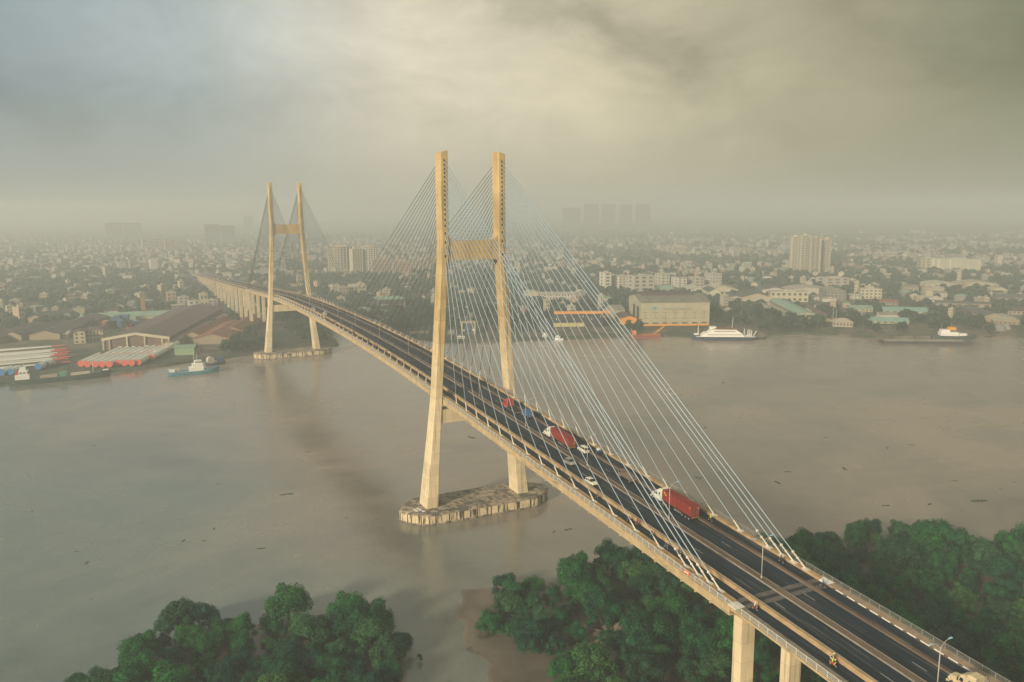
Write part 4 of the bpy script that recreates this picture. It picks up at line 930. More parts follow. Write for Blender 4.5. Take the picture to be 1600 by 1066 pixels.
def bld(name, label, cat, xL, xR, yb, hpx, d_, dr, wm, kind='flat', rm=rgrey, rhp=0, rows=0, cols=0, siderows=None, group=None, wfrac=(.5, .45), z0=1.8, wmat=winm):
    xm = (xL+xR)/2; P = G(xm, yb, z0); D = depth(P); k = D/FPX; w_ = (xR-xL)*k/cos(radians(dr)); h_ = hpx*k; rh = max(rhp*k, .01)
    v = Vector((P.x-CAM.x, P.y-CAM.y)); yaw = atan2(v.x, v.y)
    o = empty(name, (P.x, P.y, z0-.15), -yaw+radians(dr), label, cat, group)
    walls(w_, d_, h_, kind, rh).build('wall', wm, o)
    roof_mesh(kind, w_, d_, h_, rh, .8 if kind != 'flat' else 0).build('roof', rm, o)
    if rows:
        fh = h_/rows; fw = w_/cols
        for r_ in range(rows):
            for c in range(cols): win(o, -w_/2+fw*(c+.5), -.03, fh*r_+fh*.3, fw*wfrac[0], .12, fh*wfrac[1], wmat)
        sc_ = siderows if siderows is not None else max(1, int(d_/fw/1.5)); s = -1 if dr > 0 else 1
        for r_ in range(rows):
            for c in range(min(sc_, 6)): ww = win(o, s*(w_/2+.03), d_*(c+.5)/min(sc_, 6), fh*r_+fh*.3, .12, d_/min(sc_, 6)*.35, fh*wfrac[1], wmat)
    th = -yaw+radians(dr); cxy = (P.x-sin(th)*d_/2, P.y+cos(th)*d_/2); FOOT.append((cxy[0], cxy[1], hypot(w_, d_)/2*.85))
    nn_ = max(1, int(w_/12))
    for i_ in range(nn_+1): t_ = -w_/2+w_*i_/nn_; FOOT.append((P.x+cos(th)*t_+sin(th)*9, P.y+sin(th)*t_-cos(th)*9, 11)); FOOT.append((P.x+cos(th)*t_+sin(th)*30, P.y+sin(th)*t_-cos(th)*30, 13))
    return o, w_, h_, k
def bar(name, label, cat, A, B, w_, h_, wm, kind, rm, rh, rows=0, cols=0, z0=1.8):
    """long building from ground point A (near end) to B (far end)"""
    A = G(*A, z0); B = G(*B, z0); d = Vector((B.x-A.x, B.y-A.y)); L_ = d.length
    o = empty(name, (A.x, A.y, z0-.15), atan2(d.y, d.x)-pi/2, label, cat)
    walls(w_, L_, h_, kind, rh).build('wall', wm, o); roof_mesh(kind, w_, L_, h_, rh, .8).build('roof', rm, o)
    if rows:
        fh = h_/rows
        for r_ in range(rows):
            for c in range(cols):
                for s in (-1,): win(o, s*(w_/2+.03), L_*(c+.5)/cols, fh*r_+fh*.3, .14, L_/cols*.55, fh*.5)
            for c in range(2): win(o, -w_/4+c*w_/2, -.03, fh*r_+fh*.3, w_*.38, .14, fh*.5)
    n = max(2, int(L_/25))
    for i in range(n): q = A.lerp(B, (i+.5)/n); FOOT.append((q.x, q.y, w_*.6))
    FOOT.append((A.x-d.x/L_*8, A.y-d.y/L_*8, w_*.5))
    return o, L_
# --- big warehouse
o, w_, h_, k = bld('warehouse', 'large pale grey-green warehouse with yellow base and brown roof ridge on the river edge', 'warehouse', 1002, 1107, 509, 37, 62, 14, creamg, 'gx', rgrey, 8)
for i in range(7): win(o, -w_/2+w_*(i+.5)/7, -.05, h_*.10, w_/12, .2, h_*.05)
win(o, 0, -.12, 0, w_*.99, .3, h_*.07, orange, 'base_band')
fb = mat('facade_frame_brown', (.28, .19, .12), .8)
for i in range(7):
    x = -w_/2+w_*(i+.5)/7; q = M(); q.box(x-.2, x+.2, -.16, .0, h_*.32, h_*.58); q.box(x-w_/24, x+w_/24, -.18, .01, h_*.57, h_*.59); q.box(x-w_/24, x+w_/24, -.18, .01, h_*.31, h_*.33); q.build('facade_frame', fb, o)
win(o, -w_*.30, -.08, h_*.66, w_*.07, .2, h_*.18, rteal, 'logo_panel'); win(o, -w_*.30, -.2, h_*.73, w_*.035, .1, h_*.03, winm, 'logo_mark')
win(o, w_*.03, -.08, h_*.69, w_*.42, .16, h_*.025, fb, 'lettering_band'); win(o, 0, -.08, h_*.76, w_*.55, .16, h_*.02, rteal, 'lettering_band')
for yy in (14, 33): win(o, -w_/2-.05, yy, 0, .3, 11, h_*.78, shedd, 'gate')
for t_ in range(8): FOOT.append((o.location.x-30+t_*9+8, o.location.y-38-t_*1.5, 16)); FOOT.append((o.location.x-30+t_*9-2, o.location.y-60, 16))
q = M(); q.box(-w_*.42, w_*.34, 24, 36, h_+6.0*0+8*k*.86, h_+8*k+1.6); q.build('roof_ventilator', rbrown, o)
bld('annex_shed', 'low grey annex shed joined behind the left end of the large riverside warehouse', 'shed', 962, 976, 500, 16, 40, 14, creamg, 'gx', rgrey, 4)
o, w_, h_, k = bld('boat_shed', 'small orange gabled shed with a dark doorway beside the large warehouse', 'shed', 970, 995, 507, 10, 34, 12, orange, 'gy', rbrown, 4)
win(o, 0, -.05, 0, w_*.28, .2, h_*.75, shedd, 'door')
o, w_, h_, k = bld('dock_building', 'dark dock building with a bright orange top beam and yellow-green lower panels', 'building', 866, 942, 511, 21, 22, 6, shedd, 'flat', rslate, 0)
win(o, 0, -.3, h_, w_, 3, 4*k, orange, 'top_beam'); [win(o, -w_*.44+w_*.16*i, -.5, .6, w_*.15, .5, 6*k, ygrn, 'panel') for i in range(4)]
[win(o, -w_*.45+w_*.2*i*.9, -.1, h_*(.55+.2*(i % 2)), 1.0, .3, 1.6, wallw) for i in range(6)]
o, w_, h_, k = bld('dock_tower', 'orange framed square tower at the right end of the dark dock building', 'tower', 942, 953, 508, 24, 8, 6, shedd, 'flat', tanw, 0); win(o, 0, -.1, h_*.5, w_*1.04, 1, h_*.5, orange, 'frame_panel')
bld('low_office', 'long low white office with a curved annex seen between the cables', 'building', 844, 900, 468, 9, 16, 5, wallw, 'gx', rcream, 2, 2, 12)
bld('low_office', 'short round-roofed pale hall left of the long low white office', 'building', 820, 842, 463, 6, 18, 5, cream, 'arc', rcream, 2)
bld('low_office', 'short pale hall with curved roof right of the long low white office', 'building', 902, 915, 464, 7, 24, 5, grw, 'arc', rcream, 2)
o, w_, h_, k = bld('open_shed', 'wide open-fronted dark shed with thin green roof left of the near pylon', 'shed', 591, 632, 483, 15, 34, 10, shedd, 'flat', rgreen, 0); win(o, 0, -.2, h_*.45, w_*.8, .4, h_*.06, wallw, 'crane_beam')
for s in (-1, 1): win(o, s*w_/2, -.1, 0, 1.2, 1, h_*1.02, grw, 'post')
bld('house', 'cream two-storey house with flat wings standing alone among trees beyond the far cables', 'house', 531, 545, 459, 10, 12, 15, cream, 'flat', rcream, 1, 2, 3); bld('house', 'wide cream house with pale roof just right of another lone cream house', 'house', 548, 572, 457, 9, 16, 15, cream, 'gx', rcream, 4, 2, 4)
# --- apartment blocks left centre
def slab_block(label, xL, xR, yb, h, d_, dr, wm, floors, group=None, segs=4, curve=6, top=True):
    xm = (xL+xR)/2; P = G(xm, yb); D = depth(P); k = D/FPX; w_ = (xR-xL)*k; h_ = h*k; v = P-CAM; o = empty('apartment_block', (P.x, P.y, 1.6), -atan2(v.x, v.y)+radians(dr), label, 'apartment block', group)
    w = M(); pf = [(-w_/2+w_*i/segs, curve*(2*i/segs-1)**2) for i in range(segs+1)]; pb = [(a, b_+d_) for a, b_ in reversed(pf)]
    w.prism([(a, b_, 0) for a, b_ in pf+pb], [(a, b_, h_) for a, b_ in pf+pb]); w.build('wall', wm, o)
    fh = h_/floors
    for f in range(floors):
        s = M()
        for (a, b_), (c, e) in zip(pf, pf[1:]): s.prism([(a+.8, b_-.5, f*fh+fh*.45), (c-.8, e-.5, f*fh+fh*.45), (c-.8, e+.2, f*fh+fh*.45), (a+.8, b_+.2, f*fh+fh*.45)], [(a+.8, b_-.5, f*fh+fh*.9), (c-.8, e-.5, f*fh+fh*.9), (c-.8, e+.2, f*fh+fh*.9), (a+.8, b_+.2, f*fh+fh*.9)])
        s.build('window_band', winm if f % 1 == 0 else wm, o)
    for i in range(segs*2+1):
        t_ = i/(segs*2); a = -w_/2+w_*t_; b_ = curve*(2*t_-1)**2; q = M(); q.box(a-.7, a+.7, b_-.95, b_+.3, 0, h_+.4); q.build('pilaster', wm, o)
    if top: q = M(); q.box(-w_*.22, w_*.25, d_*.3, d_*.8, h_, h_+3.5*k); q.build('roof_house', pinkw, o)
    FOOT.append((P.x, P.y, w_*.6)); return o
slab_block('tall cream apartment slab with curved front, largest of the blocks left of the near pylon', 514, 552, 426, 40, 18, 0, cream, 13, curve=10); slab_block('narrow cream wing joined to the right end of the curved apartment slab', 552, 567, 427, 38, 20, 20, cream, 13, segs=2, curve=0)
slab_block('white apartment slab between the curved cream block and the lower pink blocks', 569, 592, 426, 40, 16, 10, wallw, 13, segs=3, curve=3)
slab_block('low pinkish apartment block, left of two under the left-hand cables', 582, 612, 428, 22, 14, 8, pinkw, 7, curve=0); slab_block('low pinkish apartment block, right of two under the left-hand cables', 615, 642, 431, 22, 14, 8, pinkw, 7, curve=0); slab_block('pale apartment block partly behind the near pylon left leg', 646, 676, 424, 18, 14, 8, cream, 6, curve=0)
# --- cream blocks right of centre
R1 = 26
for xL, xR, yb, h, d_, rows, cols, lb in ((944, 955, 452, 26, 16, 5, 1, 'narrow white block, leftmost of the cream blocks behind the dark dock building'), (955, 967, 449, 18, 14, 3, 2, 'lower pinkish block between two white ones behind the dock building'), (967, 983, 451, 20, 16, 5, 3, 'white block with wide balconies, third from left behind the dock building'), (990, 1022, 455, 24, 20, 4, 3, 'widest bright white block with an outside stair, behind the big warehouse'),
                                (1033, 1046, 447, 19, 22, 4, 2, 'white four-storey block, first of four equal ones behind the big warehouse'), (1059, 1073, 449, 16, 22, 4, 2, 'second of the four equal white blocks, with a darker roof'), (1086, 1100, 448, 14, 22, 3, 2, 'third and lowest of the four equal white blocks'), (1113, 1127, 447, 19, 24, 4, 3, 'fourth white block, rightmost of the four equal ones')):
    bld('apartment_block', lb, 'apartment block', xL, xR, yb, h, d_, R1, (pinkw if 'pinkish' in lb else wallw), 'flat', rcream if 'darker' not in lb else rbrown, 1, rows, cols, group='white blocks behind the warehouse')
bld('green_roof_shed', 'low shed with green pitched roof in front of the four white blocks', 'shed', 1020, 1052, 454, 2, 34, 12, creamg, 'gx', rgreen, 4)
for xL, xR, yb, h, rh, wm_, rm_, lb in ((1078, 1104, 456, 3, 5, wallw, rcream, 'cream gabled shed just above the right end of the big warehouse'), (1108, 1126, 462, 6, 5, cream, rslate, 'shed with slate roof between two cream gables right of the big warehouse'), (1104, 1152, 456, 3, 6, cream, rcream, 'widest cream-roofed shed right of the big warehouse'), (1138, 1160, 470, 5, 3, wallw, rslate, 'small white gabled hall with a row of dark windows'), (1161, 1204, 471, 7, 6, cream, rslate, 'cream gabled hall with slate roof beside the tall crane'),
                                (1185, 1236, 458, 4, 5, wallw, rslate, 'wide slate-roofed hall behind the long cream building'), (1228, 1304, 460, 5, 6, wallw, rcream, 'broad arched hall with pale curved roof below the tower block')):
    bld('shed', lb, 'shed', xL, xR, yb, h, 44, 12, wm_, 'arc' if 'arched' in lb else 'gy', rm_, rh, 1 if 'row of' in lb else 0, 5, group='sheds behind the right bank')
bld('long_building', 'long bright cream two-storey building with a row of dark windows', 'building', 1205, 1261, 472, 16, 16, 12, cream, 'flat', rcream, 0, 2, 7)
bld('office_block', 'pale cream block with a small stair tower at the foot of the tower block', 'building', 1292, 1325, 448, 13, 30, 30, wallw, 'flat', rcream, 1, 3, 3)
bld('office_block', 'cream three-storey office with balconies above the pavilion, right of it', 'building', 1346, 1376, 467, 15, 18, 15, cream, 'flat', rcream, 0, 3, 5); bld('house', 'small white villa with arched porch left of the cream office', 'house', 1328, 1345, 468, 7, 14, 12, wallw, 'hip', rcream, 2, 2, 3)
bld('long_shed', 'brownish lattice-sided shed between the arched hall and the trees', 'shed', 1292, 1320, 470, 15, 40, 14, grw, 'flat', rgrey, 0, 3, 5); bld('low_house', 'low white house with flat roof on the right bank among trees', 'house', 1286, 1306, 472, 5, 12, 10, wallw, 'flat', rcream, 0)
# tower block of four wings
for xL, xR, yb, h, wm_, lb in ((1235, 1247, 420, 50, cream, 'leftmost hazy wing of the tall residential tower group'), (1249, 1263, 422, 54, creamg, 'second and tallest wing of the residential tower group'), (1264, 1281, 426, 54, cream, 'third brightly lit wing of the residential tower group'), (1284, 1296, 425, 51, cream, 'rightmost slim wing of the residential tower group')):
    P = G((xL+xR)/2, yb); k = depth(P)/FPX; w_ = (xR-xL)*k; h_ = h*k; v = P-CAM; o = empty('tower_block', (P.x, P.y, 1.6), -atan2(v.x, v.y)+radians(8), lb, 'tower block', 'wings of the residential tower')
    q = M(); q.box(-w_/2, w_/2, 0, 22, 0, h_); q.box(-w_*.2, w_*.2, 6, 14, h_, h_+3); q.build('wall', wm_, o); n = 20
    for f in range(n): win(o, 0, -.2, h_*f/n+h_/n*.3, w_*.72, .7, h_/n*.45, winm, 'window_band'); 
    for s in (-1, 0, 1): q = M(); q.box(s*w_*.36-.7, s*w_*.36+.7, -1, .2, 0, h_+.6); q.build('pilaster', wm_, o)
    FOOT.append((P.x, P.y, 30))
# colonnade building
o, w_, h_, k = bld('colonnade_building', 'pale building with tall white columns under a flat roof edge at far right', 'building', 1461, 1526, 423, 18, 24, -4, creamg, 'flat', rcream, 0)
for i in range(9): q = M(); x = -w_/2+w_*i/8; q.box(x-1.1, x+1.1, -2.4, .2, 0, h_); q.build('column', wallw, o)
bld('office_block', 'pale office wing with horizontal window bands left of the columned building', 'building', 1440, 1460, 421, 18, 22, 20, creamg, 'flat', rcream, 0, 4, 3)
o, L_ = bar('dock_warehouse', 'long two-storey grey-green dockside building running away from the river', 'building', (1259, 506), (1214, 482), 17, 10, creamg, 'gy', rgreen, 1.8, 2, 20)
bar('long_shed', 'long brown-roofed shed running back beside the dockside building', 'shed', (1296, 503), (1255, 482), 12, 4, creamg, 'gy', rbrown, 2.5)
bar('long_shed', 'long low shed left of the dockside building, with a rusty roof', 'shed', (1233, 501), (1188, 480), 10, 4, rgrey, 'gy', rgrey, 2)
o, w_, h_, k = bld('pavilion', 'cream pavilion with hipped roof at the water edge right of the dock', 'pavilion', 1302, 1331, 511, 8, 14, 4, cream, 'hip', cream, 5, 1, 6)
for xL, xR, yb, h, rh, d_, wm_, kd, rm_, lb in ((1413, 1434, 455, 6, 3, 20, creamg, 'gx', rgrey, 'pale grey roofed building among trees at right'), (1447, 1473, 459, 7, 3, 20, cream, 'gx', rcream, 'cream gabled building among dark trees at right'), (1433, 1449, 471, 6, 2, 16, cream, 'gx', rcream, 'small cream house below the gabled one at right'), (1452, 1472, 472, 6, 2, 16, wallw, 'flat', rcream, 'white flat-roofed building at right beside a small cream house'),
      (1441, 1497, 448, 3, 4, 40, creamg, 'gy', rcream, 'wide pale gabled roof below the columned building, left of a pair'), (1498, 1556, 447, 3, 4, 40, creamg, 'gy', rcream, 'wide pale gabled roof below the columned building, right of a pair'), (1468, 1543, 480, 6, 2, 18, tanw, 'gx', rslate, 'long low building with thin cream eaves among the right-hand trees'), (1384, 1446, 489, 3, 4, 24, creamg, 'gx', rteal, 'teal roofed low shed near the right-hand river bank'),
      (1360, 1417, 506, 4, 4, 22, creamg, 'gx', rteal, 'pale blue roofed boathouse at the water on the right'), (1556, 1592, 507, 5, 5, 40, tanw, 'gy', rcream, 'tan gabled shed at the far right river bank'), (1549, 1572, 458, 5, 4, 26, creamg, 'arc', rcream, 'round-roofed pale store at far right'), (1330, 1362, 487, 5, 3, 24, creamg, 'gx', rgreen, 'green roofed store above the boathouse'),
      (1376, 1402, 477, 5, 3, 20, grw, 'gx', rred, 'reddish roofed store right of the cream office'), (1560, 1600, 470, 5, 4, 30, grw, 'gx', rslate, 'slate roofed shed touching the right edge of the photo'), (1578, 1612, 492, 6, 4, 30, cream, 'gx', rbrown, 'brown roofed hall at the right edge near the bank')):
    bld('shed', lb, 'shed', xL, xR, yb, h, d_, 10, wm_, kd, rm_, rh, 1, 6, 0, group='sheds of the right bank')
bar('long_shed', 'long tan shed slanting away from the bank at far right', 'shed', (1553, 503), (1510, 489), 18, 6, tanw, 'gy', rslate, 3)
# left bank buildings
o, w_, h_, k = bld('villa', 'cream three-storey villa with brown hipped roof on the left bank', 'house', 117, 133, 537, 18, 12, -6, cream, 'gy', rbrown, 3, 3, 2)
bld('villa_wing', 'cream wing of the villa with long brown hipped roof and balcony windows', 'house', 131, 160, 533, 17, 14, -12, cream, 'hip', rbrown, 5, 3, 6)
o, L_ = bar('portal_warehouse', 'huge warehouse with cream open portal front and long dark brown roof', 'warehouse', (214, 546), (312, 494), 50, 9, mat('warehouse_inner', (.16, .11, .09), .9, .2, .1), 'gy', rbrown, 4.2)
q = M(); q.prism([(-27, -1.4, 8.0), (0, -1.4, 12.4), (27, -1.4, 8.0), (27, -1.4, 10.2), (0, -1.4, 14.6), (-27, -1.4, 10.2)], [(-27, -.2, 8.0), (0, -.2, 12.4), (27, -.2, 8.0), (27, -.2, 10.2), (0, -.2, 14.6), (-27, -.2, 10.2)]); q.build('portal_beam', cream, o)
for x in (-26, -21, -7, 7, 21, 26): q = M(); q.box(x-.6, x+.6, -1.3, -.3, 0, 9+4*(1-abs(x)/27)); q.build('column', cream, o)
bar('lean_to_roof', 'pale lean-to gallery along the right side of the huge portal warehouse', 'shed', (262, 545), (356, 497), 8, 5, creamg, 'gy', rgrey, 1)
bld('green_shed', 'small pale green metal shed with flat-pitched roof behind the blue tug', 'shed', 274, 303, 555, 12, 11, -14, mat('wall_green', (.24, .36, .22), .7, .1, .1), 'gx', rgreen, 3)
bld('hut', 'small pinkish hut next to the pale green shed', 'hut', 304, 313, 553, 9, 6, -14, pinkw, 'flat', rgrey, 0)
bar('low_shed', 'long low shed with pale green roof, left of the reddish roofs by the pylon', 'shed', (286, 532), (318, 517), 10, 3.5, creamg, 'gy', rgreen, 1.4); bar('low_shed', 'smaller low shed with light green roof behind the longer one', 'shed', (305, 519), (334, 509), 9, 3.5, creamg, 'gy', rgreen, 1.4)
for A, B, w_, lb in (((330, 538), (368, 514), 30, 'broad reddish brown roofed hall left of the far pylon'), ((300, 534), (350, 508), 16, 'narrow reddish brown roofed hall next to the broad one'), ((362, 526), (392, 507), 20, 'reddish brown roofed hall nearest the viaduct piers')): bar('brown_hall', lb, 'shed', A, B, w_, 5, tanw, 'gy', rred, 4)
bld('long_green_shed', 'very long pale green roofed shed behind the dark brown roof', 'shed', 134, 290, 500, 6, 24, -8, creamg, 'gx', rgreen, 5)
for A, B, w_, m_, lb in (((70, 531), (150, 502), 26, rbrown, 'brown roofed hall behind the cream villa'), ((20, 533), (100, 512), 16, rslate, 'dark roofed hall behind the white turbine blades'), ((-30, 540), (60, 515), 24, rbrown, 'dark brown roofed hall at the left edge'), ((55, 505), (130, 488), 16, rslate, 'dark roofed hall near the blue stacks at left')): bar('brown_hall', lb, 'shed', A, B, w_, 5, tanw, 'gy', m_, 3.5)
bld('tan_hall', 'tan walled hall with pale roof left of the cream villa', 'shed', 68, 104, 530, 7, 26, -10, tanw, 'gx', rcream, 2)
bld('office_block', 'narrow blue and white bus-like building on the road at left', 'building', 44, 66, 518, 5, 6, -14, wallw, 'flat', rteal, 0)
for i, (px, py, m_) in enumerate(((165, 514, 0), (176, 512, 1), (188, 513, 1), (200, 514, 2), (211, 515, 1), (183, 505, 1), (196, 504, 1), (208, 507, 3))):
    P = G(px, py); o = empty('shipping_container_stack', (P.x, P.y, 1.7), -.15, None, None)
    cm_ = [mat('stack_orange', (.34, .14, .08), .7), bluep, mat('stack_red', (.42, .10, .06), .7), rgreen][m_] if i < 4 else bpy.data.materials[['stack_orange', 'truck_blue', 'stack_red', 'roof_green'][m_]]
    for j_ in range(3): q = M(); q.box(-3, 3, 0, 12, j_*2.62, j_*2.62+2.55); q.build('container', cm_, o)
    tag(o, ('orange', 'blue', 'red', 'green')[m_]+' stack of containers, '+('first', 'second', 'third', 'fourth', 'fifth', 'sixth, at the back,', 'seventh, at the back,', 'eighth, at the back,')[i]+' from the left behind the portal warehouse', 'container stack', 'container stacks on the left bank'); FOOT.append((P.x, P.y, 9))
o, w_, h_, k = bld('brick_tower', 'slender orange-brown brick tower rising above the long green shed', 'tower', 221, 227, 488, 24, 5, 0, mat('brick_orange', (.34, .17, .09), .9, .15, .3), 'flat', rgrey, 0)
for i, (xL, xR, yb, h, lb) in enumerate(((326, 338, 488, 8, 'small cream house with two dark windows nearest the viaduct'), (314, 325, 481, 22, 'tall narrow cream house beside the viaduct'), (296, 312, 482, 12, 'cream house left of the tall narrow one'), (280, 295, 474, 10, 'pale house in the cluster left of the viaduct'), (262, 275, 470, 13, 'pinkish house at the left end of the cluster'), (325, 340, 477, 8, 'pale flat-roofed house tight against the viaduct'), (270, 288, 483, 6, 'low wide house in front of the cluster'))):
    bld('house', lb, 'house', xL, xR, yb, h, 9, 8, (cream, cream, wallw, wallw, pinkw, wallw, grw)[i], 'flat' if i != 6 else 'gx', rcream, 1, 2, 2, group='houses left of the viaduct')
slabm = mat('tower_wall_grey', (.22, .22, .21), .9, .1, .1)
for xL, xR, yb, h, d_, lb, wm_ in ((225, 258, 392, 18, 30, 'long hazy white block left of the viaduct road', wallw), (260, 290, 392, 15, 30, 'second long hazy white block left of the viaduct road', cream), (168, 192, 372, 24, 30, 'hazy grey tower far left, the left of a pair', grw), (196, 221, 372, 23, 30, 'hazy grey tower far left, the right of a pair', grw), (322, 344, 380, 29, 30, 'hazy slab tower left of the far pylon', grw), (347, 367, 380, 27, 30, 'second hazy slab tower left of the far pylon', grw), (503, 516, 385, 17, 20, 'slim hazy tower between the far pylon and the curved block', grw), (382, 396, 360, 22, 26, 'very faint tall tower just left of the far pylon', grw),
      (880, 907, 360, 35, 60, 'faint tower far right, first of the hazy skyline row', grw), (914, 935, 360, 41, 60, 'faint tower, second of the hazy skyline row', grw), (941, 961, 360, 41, 60, 'faint tower, third of the hazy skyline row', grw), (969, 987, 360, 40, 60, 'faint tower, fourth of the hazy skyline row', grw), (994, 1015, 360, 40, 60, 'faint tower, last of the hazy skyline row', grw)):
    slab_block(lb, xL, xR, yb, h, d_, 6, (slabm if h > 20 else wm_), 8 if h < 25 else 20, 'hazy distant towers', 2, 0, False)
for xL, xR, yb, h, lb in ((356, 367, 421, 9, 'small white house right of the viaduct road'), (350, 362, 434, 7, 'cream hut close to the far end of the viaduct'), (236, 246, 421, 16, 'narrow pale tower house left of the viaduct road'), (186, 196, 422, 12, 'narrow pale house in the hazy left district'), (400, 425, 430, 8, 'pink roofed hall seen between the far pylon legs')): bld('house', lb, 'house', xL, xR, yb, h, 14, 10, wallw, 'flat', rcream, 0, group='pale houses near the road')
# lattice mast and tall crane
def lattice(name, label, cat, px, py, hpx, bw, m, jib=0):
    P = G(px, py); k = depth(P)/FPX; h_ = hpx*k; o = empty(name, (P.x, P.y, 1.7), 0, label, cat); mm = M(); n = 9
    c = lambda t_, i: Vector(((-1, 1, 1, -1)[i]*bw*(1-t_*.82), (-1, -1, 1, 1)[i]*bw*(1-t_*.82), h_*t_))
    for i in range(4):
        mm.tube(c(0, i), c(1, i), .22, .14, 5)
        for j_ in range(n): mm.tube(c(j_/n, i), c((j_+1)/n, (i+1) % 4), .12, .12, 4); mm.tube(c(j_/n, (i+1) % 4), c((j_+1)/n, i), .12, .12, 4)
    mm.build('mast', m, o)
    if jib:
        for t_ in (.75, .9): q = M(); q.tube((-bw*1.6, 0, h_*t_), (bw*1.6, 0, h_*t_), .16, .16, 4); q.build('crossarm', m, o)
    return o, h_
lattice('transmission_tower', 'white lattice power mast seen between the far pylon legs', 'lattice mast', 443, 427, 26, 5, white, 1)
cteal = mat('crane_teal', (.10, .22, .22), .7)
o, h_ = lattice('tower_crane', 'tall thin teal crane rising above the right bank trees', 'crane', 1186, 470, 30, 1.6, cteal)
q = M(); q.tube((0, 0, h_), (9, 2, h_*1.55), .5, .3, 5); q.tube((9, 2, h_*1.55), (9.5, 2, h_*.8), .08, .08, 4); q.tube((0, 0, h_), (-5, 0, h_*1.05), .4, .4, 5); q.build('jib', cteal, o)
for px, hp, lb in ((1301, 30, 'tall pale lamp mast left of the pavilion'), (1306, 22, 'shorter pale lamp mast left of the pavilion'), (1159, 14, 'thin pole in front of the gabled halls')):
    P = G(px, 505 if px > 1200 else 478); k = depth(P)/FPX; q = M(); q.tube((0, 0, 0), (0, 0, hp*k), .3, .18, 6); tag(q.build('mast_pole', wallw, None, loc=(P.x, P.y, 1.7)), lb, 'pole')

# --- wind turbine tower tubes and blades stored on the left quay
tubew = mat('tube_white', (.70, .70, .66), .45, .04, .1); capred = mat('cap_red', (.62, .12, .08), .6, .05, .4); capblue = mat('cap_blue', (.04, .18, .42), .6, .05, .4)
dirT = (G(262, 546)-G(216, 571)); dirT.z = 0; dirT.normalize()
TB = [(127, 570), (137, 571), (149, 571), (160, 571), (171, 571), (184, 569), (195, 569), (206, 569), (216, 568), (237, 560)]
ordw = ('first', 'second', 'third', 'fourth', 'fifth', 'sixth', 'seventh', 'eighth', 'ninth', 'tenth')
def tube_obj(P, r_, L_, cm_, label, group, name='tower_tube'):
    o = empty(name, (P.x, P.y, 1.8), atan2(dirT.y, dirT.x)-pi/2, label, 'steel tube', group); n = 18
    q = M(); q.tube((0, 0, r_+.5), (0, L_, r_+.5), r_, r_*.96, n); q.build('tube', tubew, o, False)
    for yy in (-.25, L_+.02): c = M(); c.tube((0, yy, r_+.5), (0, yy+.23, r_+.5), r_*1.03, r_*1.03, n); c.build('end_cap', cm_, o)
    for yy in (2, L_-3): c = M(); c.box(-r_*.8, r_*.8, yy, yy+.8, 0, .9); c.build('cradle', tanw, o)
for i, (px, py) in enumerate(TB):
    P = G(px, py+4, 1.8); L_ = 34
    tube_obj(P, 2.35, L_, capred, ordw[i]+' white steel tube with red end cap, counted from the left in the front row', 'white tubes with red caps')
    if i not in (0,): tube_obj(P+dirT*(L_+2.5), 2.3, 30, capred if i in (4, 7) else tubew, ordw[i]+' white steel tube of the second row, lying behind the front row', 'white tubes behind the front row')
for i, (px, py) in enumerate(((3, 586), (17, 585), (60, 577), (72, 573))): tube_obj(G(px, py+2, 1.8), 2.3, 14, capblue, ('leftmost', 'second', 'third', 'rightmost')[i]+' short white tube with blue end cap behind the moored barge', 'short tubes with blue caps')
for r_ in range(3):
    for c in range(3):
        T = G(111-c*4, 552+r_*8, 2.0)+Vector((0, 0, 1.0+c*2.4*0)); ax = Vector((-1, -.10, 0)).normalized(); side = Vector((-ax.y, ax.x, 0))
        o = empty('turbine_blade', (T.x, T.y, 2.2+c*2.6), atan2(ax.y, ax.x), ('back', 'middle', 'front')[r_]+' stack of long white turbine blades, '+('bottom', 'middle', 'top')[c]+' blade with red tip', 'turbine blade', 'stored turbine blades')
        q = M(); w1 = lambda t_: .8+6.2*sin(pi*min(1, t_*.9+.04))**.8*(1 if t_ < .75 else 1); ring = lambda t_: [(L2(t_), w1(t_)*.5*cos(a), 1.2+1.2*(.35+.65*t_)*sin(a)) for a in [i*pi/5 for i in range(10)]]
        L2 = lambda t_: 70*t_
        q.loft([ring(t_) for t_ in (.14, .3, .45, .6, .75, .88, 1.0)]); q.build('blade_body', tubew, o, False); q = M(); q.loft([ring(t_) for t_ in (0, .05, .1, .139)]); q.build('blade_tip', capred, o)

# --- boats
def hull(L_, B_, H_, m, bow=1, sheer=1.0, keel=.3):
    mm = M(); rg = []
    for t_, wb, dz in ((0, .72, .25), (.06, .9, .15), (.3, 1, 0), (.65, 1, 0), (.85, .72, .35), (.95, .35, .75), (1.0, .06, 1.0)):
        x = -L_/2+L_*t_; y = B_/2*wb; zt = H_+dz*sheer; rg.append([(x, -y*.85, -keel), (x, y*.85, -keel), (x+(.06*L_*max(0, t_-.9)*4), y, zt), (x+(.06*L_*max(0, t_-.9)*4), -y, zt)])
    mm.loft(rg); return mm
def boat(name, label, cat, A, B, group=None):
    A = G(*A, 0); B = G(*B, 0); d = B-A; o = empty(name, ((A.x+B.x)/2, (A.y+B.y)/2, 0), atan2(d.y, d.x), label, cat, group); return o, Vector((d.x, d.y)).length
navy = mat('hull_navy', (.035, .06, .10), .5, .1, .2); hgrn = mat('hull_dark_green', (.045, .075, .07), .6, .15, .2); tblue = mat('hull_blue', (.07, .22, .30), .5, .08, .2); deckg = mat('hatch_green', (.10, .28, .20), .7, .1, .3); hred = mat('hull_red', (.26, .08, .05), .6, .15, .3)
def part(par, nm, m, *boxes):
    q = M()
    for b_ in boxes: q.box(*b_)
    return q.build(nm, m, par)
